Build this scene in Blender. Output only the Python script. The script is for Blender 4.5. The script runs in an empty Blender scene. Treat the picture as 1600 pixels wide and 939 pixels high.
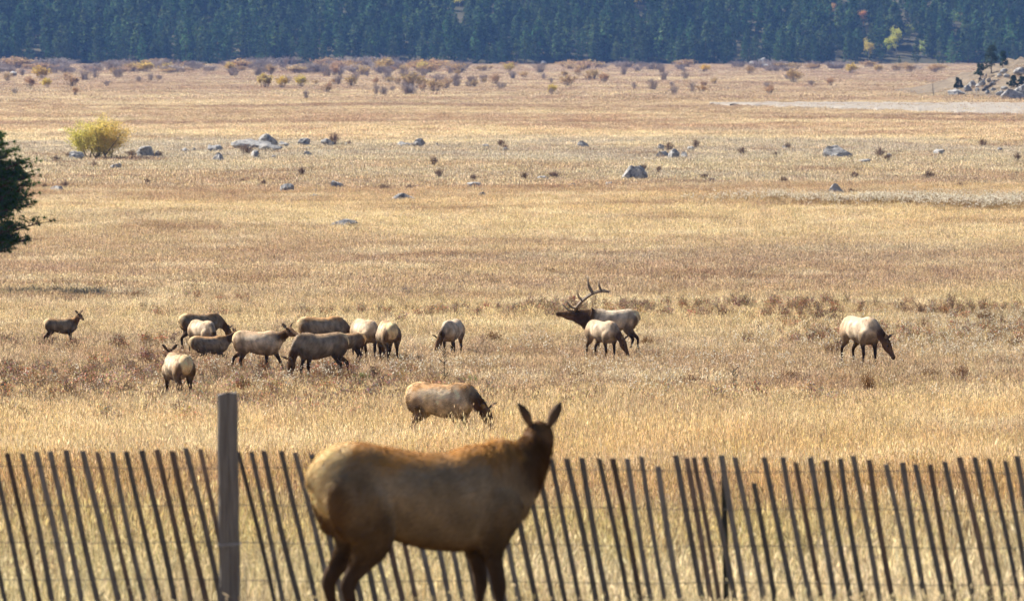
import bpy, bmesh, math, random
import numpy as np
from mathutils import Vector, Matrix, noise as mnoise

R = math.radians
sc = bpy.context.scene
col = sc.collection

# ------------------------------------------------------------------ camera
F = 8000.0            # focal length in photo pixels (photo 1600 wide)
HZ = 60.0             # photo row of the level line
CAMZ = 12.0           # camera height over the flat meadow
PITCH = math.atan((469.5 - HZ) / F)
cam_d = bpy.data.cameras.new('camera')
cam = bpy.data.objects.new('camera', cam_d)
col.objects.link(cam)
cam_d.sensor_width = 36.0
cam_d.lens = F * 36.0 / 1600.0
cam_d.clip_start = 0.5
cam_d.clip_end = 9000.0
cam.location = (0, 0, CAMZ)
cam.rotation_euler = (math.pi / 2 - PITCH, 0, 0)
cam_d.dof.use_dof = True
cam_d.dof.focus_distance = 120.0
cam_d.dof.aperture_fstop = 5.8
sc.camera = cam

# ------------------------------------------------------------------ sky, sun, exposure
SUN_EL = R(41)
SUN_TO = Vector((-0.85, 0.53, 0)).normalized()          # horizontal direction towards the sun
sun_dir = Vector((SUN_TO.x * math.cos(SUN_EL), SUN_TO.y * math.cos(SUN_EL), math.sin(SUN_EL)))
world = bpy.data.worlds.new('World')
sc.world = world
world.use_nodes = True
wn = world.node_tree.nodes
sky = wn.new('ShaderNodeTexSky')
sky.sky_type = 'NISHITA'
sky.sun_disc = False
sky.sun_elevation = SUN_EL
sky.sun_rotation = math.atan2(SUN_TO.x, SUN_TO.y)
sky.altitude = 2400
sky.air_density = 1.0
sky.dust_density = 0.4
wn['Background'].inputs['Strength'].default_value = 0.05
world.node_tree.links.new(sky.outputs[0], wn['Background'].inputs['Color'])
sun_d = bpy.data.lights.new('sun', 'SUN')
sun_d.energy = 5.0
sun_d.angle = R(0.53)
sun_d.color = (1.0, 0.94, 0.84)
sun = bpy.data.objects.new('sun', sun_d)
col.objects.link(sun)
sun.location = (-60, 60, 90)
sun.rotation_euler = sun_dir.to_track_quat('Z', 'Y').to_euler()

sc.view_settings.view_transform = 'Standard'
sc.view_settings.look = 'None'
sc.view_settings.gamma = 1.0
sc.view_settings.exposure = 1.12
sc.view_settings.use_curve_mapping = False
sc.cycles.max_bounces = 5
sc.cycles.diffuse_bounces = 2
sc.cycles.transmission_bounces = 4
sc.cycles.transparent_max_bounces = 8
sc.cycles.volume_bounces = 0
sc.cycles.use_denoising = True
sc.cycles.use_adaptive_sampling = True
sc.cycles.adaptive_threshold = 0.03

# ------------------------------------------------------------------ terrain function
PD = [0, 15, 33.3, 36, 60, 96, 148, 190, 260, 400, 700, 4000]
PV = [1.7, 2.9, 4.0, 4.15, 6.0, 7.8, 9.6, 10.45, 11.35, 12.0, 12.0, 12.0]


def drop(d):
    return np.interp(d, PD, PV)


def smooth_drop(d):
    d = np.asarray(d, float)
    w = 0.10
    return (drop(d * (1 - w)) + drop(d * (1 - w / 2)) + drop(d) + drop(d * (1 + w / 2)) + drop(d * (1 + w))) / 5


def gz(x, y):
    x = np.asarray(x, float); y = np.asarray(y, float)
    z = CAMZ - smooth_drop(np.maximum(y, 0))
    a = np.clip((y - 60) / 300, 0, 1) * 0.16 * np.clip((2600 - y) / 500, 0, 1)
    z = z + a * (np.sin(x * 0.09 + y * 0.031) + np.sin(x * 0.047 - y * 0.053 + 1.3) + 0.8 * np.sin(y * 0.022 + x * 0.013 + 4))
    z = z + 0.03 * (np.sin(x * 0.7 + y * 0.4) + np.sin(y * 0.83 - x * 0.5))
    return z


def ray(px, py):
    a = (px - 800) / F
    b = (469.5 - py) / F
    cp, sp = math.cos(PITCH), math.sin(PITCH)
    return Vector((a, cp + b * sp, -sp + b * cp))


YS = np.concatenate([np.linspace(10, 200, 2000), np.linspace(200, 800, 2400), np.linspace(800, 2600, 2400)])


def at(px, py, surf=None):
    """point of the meadow that the photo shows at a pixel"""
    surf = surf or gz
    r = ray(px, py)
    t = YS / r.y
    zz = CAMZ + t * r.z
    g = surf(t * r.x, YS)
    k = np.argmax(zz <= g)
    if zz[k] > g[k]:
        k = len(YS) - 1
    return Vector((t[k] * r.x, YS[k], float(surf(t[k] * r.x, YS[k]))))


def ppm(p):
    return F / p.y          # photo pixels per metre at a point


# ------------------------------------------------------------------ helpers
def tag(o, label=None, cat=None, group=None, kind=None):
    if label: o['label'] = label
    if cat: o['category'] = cat
    if group: o['group'] = group
    if kind: o['kind'] = kind
    return o


def mesh_obj(name, verts, faces, mat, parent=None, cols=None, smooth=False, link=True):
    me = bpy.data.meshes.new(name)
    me.from_pydata([tuple(v) for v in verts] if not isinstance(verts, np.ndarray) else verts.tolist(), [],
                   faces.tolist() if isinstance(faces, np.ndarray) else faces)
    if cols is not None:
        a = me.color_attributes.new('Col', 'FLOAT_COLOR', 'POINT')
        c = np.ones((len(verts), 4), np.float32)
        c[:, :3] = cols
        a.data.foreach_set('color', c.ravel())
    if smooth:
        me.polygons.foreach_set('use_smooth', [True] * len(me.polygons))
    me.materials.append(mat)
    o = bpy.data.objects.new(name, me)
    if link:
        col.objects.link(o)
    if parent:
        o.parent = parent
    return o


def empty(name, loc=(0, 0, 0), rz=0.0, s=1.0):
    o = bpy.data.objects.new(name, None)
    col.objects.link(o)
    o.location = loc
    o.rotation_euler = (0, 0, rz)
    o.scale = (s, s, s)
    o.empty_display_size = 0.2
    return o


def copy_tree(o, parent=None):
    c = o.copy()
    col.objects.link(c)
    c.parent = parent
    for ch in list(o.children):
        copy_tree(ch, c)
    return c


class MB:
    def __init__(s):
        s.v = []; s.f = []; s.c = []

    def tube(s, pts, rad, n=6, c=(1, 1, 1), cap=True):
        base = len(s.v)
        pts = [Vector(p) for p in pts]
        m = len(pts)
        ref = Vector((0.31, 0.52, 0.79))
        for i, p in enumerate(pts):
            t = (pts[min(i + 1, m - 1)] - pts[max(i - 1, 0)])
            if t.length < 1e-9: t = Vector((0, 0, 1))
            t.normalize()
            a = t.cross(ref)
            if a.length < 1e-3: a = t.cross(Vector((1, 0, 0)))
            a.normalize(); b = t.cross(a)
            r = rad[i] if hasattr(rad, '__len__') else rad
            for k in range(n):
                th = 2 * math.pi * k / n
                s.v.append(tuple(p + (a * math.cos(th) + b * math.sin(th)) * r)); s.c.append(c)
        for i in range(m - 1):
            for k in range(n):
                k2 = (k + 1) % n
                s.f.append((base + i * n + k, base + i * n + k2, base + (i + 1) * n + k2, base + (i + 1) * n + k))
        if cap:
            s.f.append(tuple(base + k for k in range(n))[::-1])
            s.f.append(tuple(base + (m - 1) * n + k for k in range(n)))

    def poly(s, pts, c=(1, 1, 1)):
        b = len(s.v)
        for p in pts:
            s.v.append(tuple(p)); s.c.append(c)
        s.f.append(tuple(range(b, b + len(pts))))

    def build(s, name, mat, parent=None, smooth=False, link=True):
        return mesh_obj(name, s.v, s.f, mat, parent, np.array(s.c, np.float32), smooth, link)


# ------------------------------------------------------------------ node helpers / materials
def new_mat(name):
    m = bpy.data.materials.new(name)
    m.use_nodes = True
    nt = m.node_tree
    nt.nodes.clear()
    out = nt.nodes.new('ShaderNodeOutputMaterial')
    return m, nt, out


def N(nt, t, **kw):
    n = nt.nodes.new(t)
    for k, v in kw.items():
        setattr(n, k, v)
    return n


def ramp(nt, fac, stops, interp='LINEAR'):
    n = nt.nodes.new('ShaderNodeValToRGB')
    n.color_ramp.interpolation = interp
    e = n.color_ramp.elements
    while len(e) < len(stops):
        e.new(0.5)
    for i, (p, c) in enumerate(stops):
        e[i].position = p
        e[i].color = (*c, 1) if len(c) == 3 else c
    nt.links.new(fac, n.inputs[0])
    return n.outputs[0]


def noise_at(nt, vec, scale, detail=4, rough=0.55):
    n = nt.nodes.new('ShaderNodeTexNoise')
    n.inputs['Scale'].default_value = scale
    n.inputs['Detail'].default_value = detail
    n.inputs['Roughness'].default_value = rough
    nt.links.new(vec, n.inputs['Vector'])
    return n.outputs['Fac']


def math_n(nt, op, a, b=None, clamp=False):
    n = nt.nodes.new('ShaderNodeMath')
    n.operation = op
    n.use_clamp = clamp
    for i, q in enumerate((a, b)):
        if q is None: continue
        if isinstance(q, (int, float)): n.inputs[i].default_value = q
        else: nt.links.new(q, n.inputs[i])
    return n.outputs[0]


def mix_c(nt, fac, a, b, mode='MIX'):
    n = nt.nodes.new('ShaderNodeMix')
    n.data_type = 'RGBA'
    n.clamp_result = False
    n.blend_type = mode
    for i, q in ((0, fac), (6, a), (7, b)):
        if isinstance(q, (int, float)): n.inputs[i].default_value = q
        elif isinstance(q, tuple): n.inputs[i].default_value = (*q, 1)
        else: nt.links.new(q, n.inputs[i])
    return n.outputs[2]


def step_n(nt, fac, lo, hi):
    n = nt.nodes.new('ShaderNodeMapRange')
    n.interpolation_type = 'SMOOTHSTEP'
    n.inputs[1].default_value = lo
    n.inputs[2].default_value = hi
    nt.links.new(fac, n.inputs[0])
    return n.outputs[0]


# the meadow's vegetation colour: zones by distance from the road with wavering borders, then patches
mg = bpy.data.node_groups.new('meadow_colour', 'ShaderNodeTree')
mg.interface.new_socket('Color', in_out='OUTPUT', socket_type='NodeSocketColor')
mo = mg.nodes.new('NodeGroupOutput')
geo = mg.nodes.new('ShaderNodeNewGeometry')
sep = mg.nodes.new('ShaderNodeSeparateXYZ')
mg.links.new(geo.outputs['Position'], sep.inputs[0])
flat = mg.nodes.new('ShaderNodeCombineXYZ')
mg.links.new(sep.outputs[0], flat.inputs[0]); mg.links.new(sep.outputs[1], flat.inputs[1])
P_ = flat.outputs[0]
ydist = math_n(mg, 'MAXIMUM', sep.outputs[1], 20.0)
inv = math_n(mg, 'LOGARITHM', ydist, 10.0)
nA = noise_at(mg, P_, 0.035, 3)
nB = noise_at(mg, P_, 0.009, 3)
lg = math_n(mg, 'ADD', inv, math_n(mg, 'MULTIPLY', math_n(mg, 'SUBTRACT', nA, 0.5), 0.16))
lg = math_n(mg, 'ADD', lg, math_n(mg, 'MULTIPLY', math_n(mg, 'SUBTRACT', nB, 0.5), 0.16))
tz = math_n(mg, 'MULTIPLY', math_n(mg, 'SUBTRACT', lg, 1.5), 0.5)
def z_(d): return (math.log10(d) - 1.5) / 2
zone = ramp(mg, tz, [
    (0.02, (0.52, 0.40, 0.20)), (z_(52), (0.46, 0.33, 0.13)), (z_(66), (0.42, 0.25, 0.10)), (z_(85), (0.60, 0.40, 0.17)),
    (z_(112), (0.62, 0.43, 0.20)), (z_(132), (0.42, 0.28, 0.145)), (z_(165), (0.47, 0.325, 0.17)), (z_(195), (0.58, 0.42, 0.20)),
    (z_(232), (0.44, 0.29, 0.155)), (z_(275), (0.46, 0.31, 0.16)), (z_(315), (0.62, 0.45, 0.22)), (z_(365), (0.60, 0.42, 0.20)),
    (z_(410), (0.44, 0.28, 0.14)), (z_(470), (0.50, 0.38, 0.21)), (z_(570), (0.45, 0.355, 0.225)), (z_(625), (0.66, 0.49, 0.25)),
    (z_(700), (0.44, 0.275, 0.15)), (z_(850), (0.44, 0.30, 0.16)), (z_(1100), (0.40, 0.275, 0.155)), (z_(1500), (0.38, 0.255, 0.155)),
])
# patches
n1 = noise_at(mg, P_, 0.06, 5, 0.6)
c1 = mix_c(mg, step_n(mg, n1, 0.52, 0.66), zone, mix_c(mg, 0.65, zone, (0.30, 0.17, 0.085)))
n2v = mg.nodes.new('ShaderNodeVectorMath'); n2v.operation = 'ADD'; n2v.inputs[1].default_value = (310, 77, 0)
mg.links.new(P_, n2v.inputs[0])
n2 = noise_at(mg, n2v.outputs[0], 0.11, 5, 0.6)
c2 = mix_c(mg, step_n(mg, n2, 0.50, 0.68), c1, mix_c(mg, 0.7, c1, (0.72, 0.56, 0.31)))
n3v = mg.nodes.new('ShaderNodeVectorMath'); n3v.operation = 'ADD'; n3v.inputs[1].default_value = (-91, 207, 0)
mg.links.new(P_, n3v.inputs[0])
n3 = noise_at(mg, n3v.outputs[0], 0.55, 4, 0.6)
near = step_n(mg, ydist, 420.0, 220.0)
c3 = mix_c(mg, math_n(mg, 'MULTIPLY', step_n(mg, n3, 0.52, 0.66), math_n(mg, 'MULTIPLY', near, 0.6)), c2, (0.23, 0.145, 0.09))
n4 = noise_at(mg, n3v.outputs[0], 0.021, 3, 0.5)
c4 = mix_c(mg, math_n(mg, 'MULTIPLY', step_n(mg, n4, 0.55, 0.75), 0.35), c3, (0.35, 0.29, 0.20))
strv = mg.nodes.new('ShaderNodeVectorMath'); strv.operation = 'MULTIPLY'; strv.inputs[1].default_value = (0.35, 1.0, 0)
mg.links.new(P_, strv.inputs[0])
n5 = noise_at(mg, strv.outputs[0], 0.030, 5, 0.6)
n6 = noise_at(mg, strv.outputs[0], 0.017, 4, 0.6)
farm = step_n(mg, ydist, 480.0, 720.0)
c5 = mix_c(mg, math_n(mg, 'MULTIPLY', step_n(mg, n5, 0.50, 0.62), math_n(mg, 'MULTIPLY', farm, 0.75)), c4, (0.62, 0.47, 0.25))
c6 = mix_c(mg, math_n(mg, 'MULTIPLY', step_n(mg, n6, 0.50, 0.63), math_n(mg, 'MULTIPLY', farm, 0.7)), c5, (0.30, 0.18, 0.10))
mg.links.new(c6, mo.inputs[0])


def meadow(nt):
    g = nt.nodes.new('ShaderNodeGroup')
    g.node_tree = mg
    return g.outputs[0]


def hsv_jitter(nt, colr, fac, dv=0.35, dh=0.03, ds=0.2):
    h = nt.nodes.new('ShaderNodeHueSaturation')
    nt.links.new(colr, h.inputs['Color'])
    nt.links.new(math_n(nt, 'ADD', math_n(nt, 'MULTIPLY', math_n(nt, 'SUBTRACT', fac, 0.5), dh), 0.5), h.inputs['Hue'])
    f2 = math_n(nt, 'FRACT', math_n(nt, 'MULTIPLY', fac, 7.13))
    nt.links.new(math_n(nt, 'ADD', math_n(nt, 'MULTIPLY', math_n(nt, 'SUBTRACT', f2, 0.5), ds), 1.0), h.inputs['Saturation'])
    f3 = math_n(nt, 'FRACT', math_n(nt, 'MULTIPLY', fac, 13.7))
    nt.links.new(math_n(nt, 'ADD', math_n(nt, 'MULTIPLY', math_n(nt, 'SUBTRACT', f3, 0.5), dv), 1.0), h.inputs['Value'])
    return h.outputs[0]


# ground material
m_ground, nt, out = new_mat('meadow_ground')
bs = N(nt, 'ShaderNodeBsdfPrincipled')
bs.inputs['Roughness'].default_value = 0.95
bs.inputs['Specular IOR Level'].default_value = 0.1
g_ = nt.nodes.new('ShaderNodeNewGeometry')
nf = noise_at(nt, g_.outputs['Position'], 0.9, 6, 0.7)
nl = noise_at(nt, g_.outputs['Position'], 0.16, 6, 0.65)
gcol = mix_c(nt, math_n(nt, 'MULTIPLY', step_n(nt, nf, 0.35, 0.7), 0.35), meadow(nt), (0.28, 0.19, 0.11))
gcol = mix_c(nt, math_n(nt, 'MULTIPLY', step_n(nt, nl, 0.5, 0.72), 0.25), gcol, (0.56, 0.43, 0.25))
gcol = mix_c(nt, 1.0, gcol, (0.80, 0.80, 0.80), 'MULTIPLY')
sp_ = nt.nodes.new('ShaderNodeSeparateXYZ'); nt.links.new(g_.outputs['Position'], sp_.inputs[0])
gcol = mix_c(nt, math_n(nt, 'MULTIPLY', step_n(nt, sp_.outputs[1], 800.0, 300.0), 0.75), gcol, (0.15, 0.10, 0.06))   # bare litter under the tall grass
nt.links.new(gcol, bs.inputs['Base Color'])
bp = N(nt, 'ShaderNodeBump')
bp.inputs['Strength'].default_value = 0.6
bp.inputs['Distance'].default_value = 0.35
nt.links.new(nf, bp.inputs['Height'])
nt.links.new(bp.outputs[0], bs.inputs['Normal'])
nt.links.new(bs.outputs[0], out.inputs[0])


def leafy_mat(name, source, transl=0.45, jit=0.35, dh=0.03):
    """two-sided thin leaf or blade: diffuse + translucent; source 'meadow', 'attr' or a colour"""
    m, nt, out = new_mat(name)
    if source == 'meadow':
        base = meadow(nt)
        at_ = N(nt, 'ShaderNodeAttribute', attribute_name='Col')
        base = mix_c(nt, 1.0, base, at_.outputs['Color'], 'MULTIPLY')
        base = mix_c(nt, 1.0, base, (1.20, 1.31, 1.58), 'MULTIPLY')
        oi = N(nt, 'ShaderNodeObjectInfo')
        base = hsv_jitter(nt, base, oi.outputs['Random'], jit, dh)
    elif source == 'attr':
        base = N(nt, 'ShaderNodeAttribute', attribute_name='Col').outputs['Color']
        oi = N(nt, 'ShaderNodeObjectInfo')
        base = hsv_jitter(nt, base, oi.outputs['Random'], jit, dh)
    d = N(nt, 'ShaderNodeBsdfDiffuse')
    t = N(nt, 'ShaderNodeBsdfTranslucent')
    mx = N(nt, 'ShaderNodeMixShader')
    mx.inputs[0].default_value = transl
    nt.links.new(base, d.inputs[0]); nt.links.new(base, t.inputs[0])
    nt.links.new(d.outputs[0], mx.inputs[1]); nt.links.new(t.outputs[0], mx.inputs[2])
    nt.links.new(mx.outputs[0], out.inputs[0])
    return m


def attr_mat(name, rough=0.85, bump=0.0, bscale=30, var=0.25, spec=0.2, stretch=None):
    m, nt, out = new_mat(name)
    b = N(nt, 'ShaderNodeBsdfPrincipled')
    b.inputs['Roughness'].default_value = rough
    b.inputs['Specular IOR Level'].default_value = spec
    a = N(nt, 'ShaderNodeAttribute', attribute_name='Col')
    tc = N(nt, 'ShaderNodeTexCoord')
    vec = tc.outputs['Object']
    if stretch:         # grain runs up the timber
        vm = N(nt, 'ShaderNodeVectorMath', operation='MULTIPLY'); vm.inputs[1].default_value = stretch
        nt.links.new(vec, vm.inputs[0]); vec = vm.outputs[0]
    n = noise_at(nt, vec, bscale, 5, 0.65)
    c = mix_c(nt, math_n(nt, 'MULTIPLY', step_n(nt, n, 0.3, 0.75), var * 2), a.outputs['Color'],
              mix_c(nt, 1.0, a.outputs['Color'], (0.45, 0.42, 0.40), 'MULTIPLY'))
    nt.links.new(c, b.inputs['Base Color'])
    if bump:
        bp = N(nt, 'ShaderNodeBump')
        bp.inputs['Strength'].default_value = bump
        bp.inputs['Distance'].default_value = 0.02
        nt.links.new(n, bp.inputs['Height']); nt.links.new(bp.outputs[0], b.inputs['Normal'])
    nt.links.new(b.outputs[0], out.inputs[0])
    return m


m_grass = leafy_mat('dry_grass_blades', 'meadow', 0.48, 0.5, 0.035)
m_leaf = leafy_mat('leaves', 'attr', 0.5, 0.25)
m_needle = leafy_mat('needles', 'attr', 0.35, 0.5, 0.05)
m_forest = leafy_mat('forest_needles', 'attr', 0.35, 1.2, 0.07)
m_twig = attr_mat('twig_bark', 0.9)
m_fur = attr_mat('elk_coat', 0.85, 0.35, 22, 0.16, 0.12)
m_strand = leafy_mat('elk_hair', 'attr', 0.15, 0.0, 0.0)
m_wood = attr_mat('weathered_wood', 0.9, 0.5, 1, 0.42, 0.15, (55, 55, 3.0))
m_horn = attr_mat('antler_horn', 0.6, 0.2, 25, 0.25, 0.3)
m_metal = attr_mat('dark_steel', 0.55, 0.1, 30, 0.2, 0.4)

m_eye, nt, out = new_mat('eye_gloss')
b = N(nt, 'ShaderNodeBsdfPrincipled')
b.inputs['Base Color'].default_value = (0.008, 0.006, 0.005, 1)
b.inputs['Roughness'].default_value = 0.1
nt.links.new(b.outputs[0], out.inputs[0])

m_rock, nt, out = new_mat('granite')
b = N(nt, 'ShaderNodeBsdfPrincipled')
b.inputs['Roughness'].default_value = 0.9
g_ = nt.nodes.new('ShaderNodeNewGeometry')
n1 = noise_at(nt, g_.outputs['Position'], 0.9, 6, 0.7)
n2 = noise_at(nt, g_.outputs['Position'], 4.0, 5, 0.7)
cc = ramp(nt, n1, [(0.3, (0.24, 0.23, 0.22)), (0.5, (0.43, 0.41, 0.385)), (0.7, (0.60, 0.57, 0.53))])
cc = mix_c(nt, math_n(nt, 'MULTIPLY', step_n(nt, n2, 0.50, 0.64), 0.8), cc, (0.09, 0.09, 0.095))
n3 = noise_at(nt, g_.outputs['Position'], 1.7, 4, 0.6)
cc = mix_c(nt, math_n(nt, 'MULTIPLY', step_n(nt, n3, 0.52, 0.64), 0.7), cc, (0.12, 0.115, 0.11))
nt.links.new(cc, b.inputs['Base Color'])
bp = N(nt, 'ShaderNodeBump'); bp.inputs['Strength'].default_value = 0.8; bp.inputs['Distance'].default_value = 0.12
nt.links.new(n2, bp.inputs['Height']); nt.links.new(bp.outputs[0], b.inputs['Normal'])
nt.links.new(b.outputs[0], out.inputs[0])


def soil_mat(name, ca, cb, scale):
    m, nt, out = new_mat(name)
    b = N(nt, 'ShaderNodeBsdfPrincipled'); b.inputs['Roughness'].default_value = 0.95
    b.inputs['Specular IOR Level'].default_value = 0.1
    g_ = nt.nodes.new('ShaderNodeNewGeometry')
    n = noise_at(nt, g_.outputs['Position'], scale, 6, 0.65)
    nt.links.new(ramp(nt, n, [(0.35, ca), (0.65, cb)]), b.inputs['Base Color'])
    bp = N(nt, 'ShaderNodeBump'); bp.inputs['Strength'].default_value = 0.5; bp.inputs['Distance'].default_value = 0.3
    nt.links.new(n, bp.inputs['Height']); nt.links.new(bp.outputs[0], b.inputs['Normal'])
    nt.links.new(b.outputs[0], out.inputs[0])
    return m


m_mud = soil_mat('dry_mud', (0.29, 0.25, 0.205), (0.40, 0.355, 0.30), 0.15)
m_knoll = soil_mat('knoll_soil', (0.13, 0.10, 0.068), (0.26, 0.205, 0.145), 0.5)
m_hill = soil_mat('forest_floor', (0.05, 0.05, 0.03), (0.12, 0.10, 0.06), 0.05)

# ------------------------------------------------------------------ ground, hill, mud
def grid(name, xs, ys, zf, mat):
    X, Y = np.meshgrid(xs, ys)
    Z = zf(X, Y)
    v = np.stack([X.ravel(), Y.ravel(), Z.ravel()], 1)
    nx = len(xs)
    i, j = np.meshgrid(np.arange(len(ys) - 1), np.arange(nx - 1), indexing='ij')
    a = (i * nx + j).ravel()
    f = np.stack([a, a + 1, a + nx + 1, a + nx], 1)
    return mesh_obj(name, v, f, mat, smooth=True)


xs = np.concatenate([np.linspace(-1500, -140, 30)[:-1], np.linspace(-140, 140, 113), np.linspace(140, 1500, 30)[1:]])
ys = np.concatenate([np.linspace(-90, 20, 12)[:-1], np.linspace(20, 260, 241)[:-1], np.linspace(260, 900, 161)[:-1], np.linspace(900, 2500, 90)])
tag(grid('ground', xs, ys, gz, m_ground), kind='structure')


def hill_z(x, y):
    t = np.clip(y - 2380, 0, None)
    return -1.5 + t * 0.20 + np.clip(t / 60, 0, 1) * 3 * (np.sin(x * 0.011 + 1) + np.sin(x * 0.027 + y * 0.008)) * np.clip(t / 200, 0.2, 1)


tag(grid('hill', np.linspace(-1500, 1500, 101), np.linspace(2372, 3500, 60), hill_z, m_hill), kind='structure')

# dry mud flat on the right of the far meadow
rng = random.Random(5)
def mud_flat():
    vs, fs = [], []
    n, m = 110, 12
    for k in range(n):
        f = k / (n - 1)
        px = 1105 + 545 * f
        w = math.sin(min(1, f * 1.35) * math.pi / 2)
        wob = mnoise.noise(Vector((k * .22, 4, 0))) * 1.2 + mnoise.noise(Vector((k * .7, 8, 0))) * .7
        wob2 = mnoise.noise(Vector((k * .25, 14, 0))) * 1.6 + mnoise.noise(Vector((k * .8, 18, 0))) * .8
        a, b_ = at(px, 161.5 - 3.5 * w + 3 * f + wob * .5), at(px, 164 + 17 * w * (.35 + .65 * f) + wob2)
        for q in range(m):
            t = q / (m - 1)
            c = a.lerp(b_, t)
            vs.append((c.x, c.y, float(gz(c.x, c.y)) + (0.22 if 0 < q < m - 1 and 0 < k < n - 1 else -0.3)))
    for k in range(n - 1):
        for q in range(m - 1):
            i = k * m + q
            fs.append((i, i + m, i + m + 1, i + 1))
    return mesh_obj('dry_mud_flat', vs, fs, m_mud)


tag(mud_flat(), kind='structure')


# ------------------------------------------------------------------ geometry-node scatter for stuff
def scatter(name, pts, rotz, scale, tilt, idx, sources, kind='stuff'):
    """one object whose points carry copies of a few source meshes (uncountable vegetation)"""
    coll = bpy.data.collections.new(name + '_sources')
    for s in sources:
        coll.objects.link(s)
    me = bpy.data.meshes.new(name)
    n = len(pts)
    me.vertices.add(n)
    me.vertices.foreach_set('co', np.asarray(pts, np.float32).ravel())
    a = me.attributes.new('rot', 'FLOAT_VECTOR', 'POINT')
    a.data.foreach_set('vector', np.stack([tilt[:, 0], tilt[:, 1], rotz], 1).astype(np.float32).ravel())
    a = me.attributes.new('scl', 'FLOAT_VECTOR', 'POINT')
    a.data.foreach_set('vector', np.asarray(scale, np.float32).ravel())
    a = me.attributes.new('idx', 'INT', 'POINT')
    a.data.foreach_set('value', np.asarray(idx, np.int32))
    o = bpy.data.objects.new(name, me)
    col.objects.link(o)
    ng = bpy.data.node_groups.new(name + '_scatter', 'GeometryNodeTree')
    ng.interface.new_socket('Geometry', in_out='INPUT', socket_type='NodeSocketGeometry')
    ng.interface.new_socket('Geometry', in_out='OUTPUT', socket_type='NodeSocketGeometry')
    gi = ng.nodes.new('NodeGroupInput'); go = ng.nodes.new('NodeGroupOutput')
    ci = ng.nodes.new('GeometryNodeCollectionInfo')
    ci.inputs['Collection'].default_value = coll
    ci.inputs['Separate Children'].default_value = True
    ci.inputs['Reset Children'].default_value = True
    ip = ng.nodes.new('GeometryNodeInstanceOnPoints')
    ip.inputs['Pick Instance'].default_value = True
    def attr(nm, dt):
        q = ng.nodes.new('GeometryNodeInputNamedAttribute')
        q.data_type = dt
        q.inputs['Name'].default_value = nm
        return q.outputs['Attribute']
    ng.links.new(gi.outputs[0], ip.inputs['Points'])
    ng.links.new(ci.outputs[0], ip.inputs['Instance'])
    ng.links.new(attr('idx', 'INT'), ip.inputs['Instance Index'])
    ng.links.new(attr('rot', 'FLOAT_VECTOR'), ip.inputs['Rotation'])
    ng.links.new(attr('scl', 'FLOAT_VECTOR'), ip.inputs['Scale'])
    ng.links.new(ip.outputs[0], go.inputs[0])
    md = o.modifiers.new('scatter', 'NODES')
    md.node_group = ng
    tag(o, kind=kind)
    return o


def grass_tuft(seed, n, radius, h0, h1, w, seedy=0.3, lean=0.3, pale=0.0):
    rg = random.Random(seed)
    mb = MB()
    for i in range(n):
        a = rg.uniform(0, 6.283); r = radius * math.sqrt(rg.random())
        x, y = r * math.cos(a), r * math.sin(a)
        h = rg.uniform(h0, h1) * (1.0 if rg.random() > 0.06 else 1.4)
        la = rg.uniform(0, 6.283); l = h * lean * rg.random() ** 1.2
        dx, dy = math.cos(la) * l, math.sin(la) * l
        wa = rg.uniform(0, 3.1416); wx, wy = math.cos(wa) * w / 2, math.sin(wa) * w / 2
        k = rg.uniform(0.40, 1.1) if rg.random() > 0.2 else rg.uniform(1.4, 1.9)
        warm = rg.uniform(-0.08, 0.08)
        c = (k * (1 + warm), k, k * (1 - warm * 1.5))
        p0 = (x, y, -0.03); p1 = (x + dx * 0.35, y + dy * 0.35, h * 0.55); p2 = (x + dx, y + dy, h)
        b = len(mb.v)
        mb.v += [(p0[0] - wx, p0[1] - wy, p0[2]), (p0[0] + wx, p0[1] + wy, p0[2]),
                 (p1[0] - wx * .8, p1[1] - wy * .8, p1[2]), (p1[0] + wx * .8, p1[1] + wy * .8, p1[2]), p2]
        mb.c += [c] * 5
        mb.f += [(b, b + 1, b + 3, b + 2), (b + 2, b + 3, b + 4)]
        if rg.random() < seedy:
            L = rg.uniform(0.05, 0.11); ww = w * rg.uniform(1.0, 1.7)
            q = rg.uniform(0.9, 1.3) + pale
            cs = (q, q * .98, q * .92)
            t = Vector((dx * 1.1, dy * 1.1, h * 0.5)).normalized() * L
            e = Vector(p2) - t * 0.35
            sx, sy = math.cos(wa) * ww, math.sin(wa) * ww
            m_ = e + t * 0.5; tp = e + t
            b = len(mb.v)
            mb.v += [tuple(e), (m_.x + sx, m_.y + sy, m_.z), tuple(tp), (m_.x - sx, m_.y - sy, m_.z)]
            mb.c += [cs] * 4
            mb.f += [(b, b + 1, b + 2, b + 3)]
    o = mb.build('grass_tuft', m_grass, link=False)
    return o


rs = np.random.RandomState(7)


def patch_noise(x, y, s, seed):
    # cheap smooth noise made of sines
    r = np.random.RandomState(seed)
    v = 0
    for k in range(6):
        a = r.uniform(0, 6.28); f = s * r.uniform(0.5, 2.0)
        v = v + np.sin((x * math.cos(a) + y * math.sin(a)) * f + r.uniform(0, 6.28)) / 6
    return v


def belt(y0, y1, dens, half=0.125):
    """random meadow points between two distances, inside a wedge wider than the view"""
    area = half * (y1 ** 2 - y0 ** 2)
    n = int(area * dens)
    y = np.sqrt(rs.uniform(y0 ** 2, y1 ** 2, n))
    x = rs.uniform(-1, 1, n) * half * y
    return x, y


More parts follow.
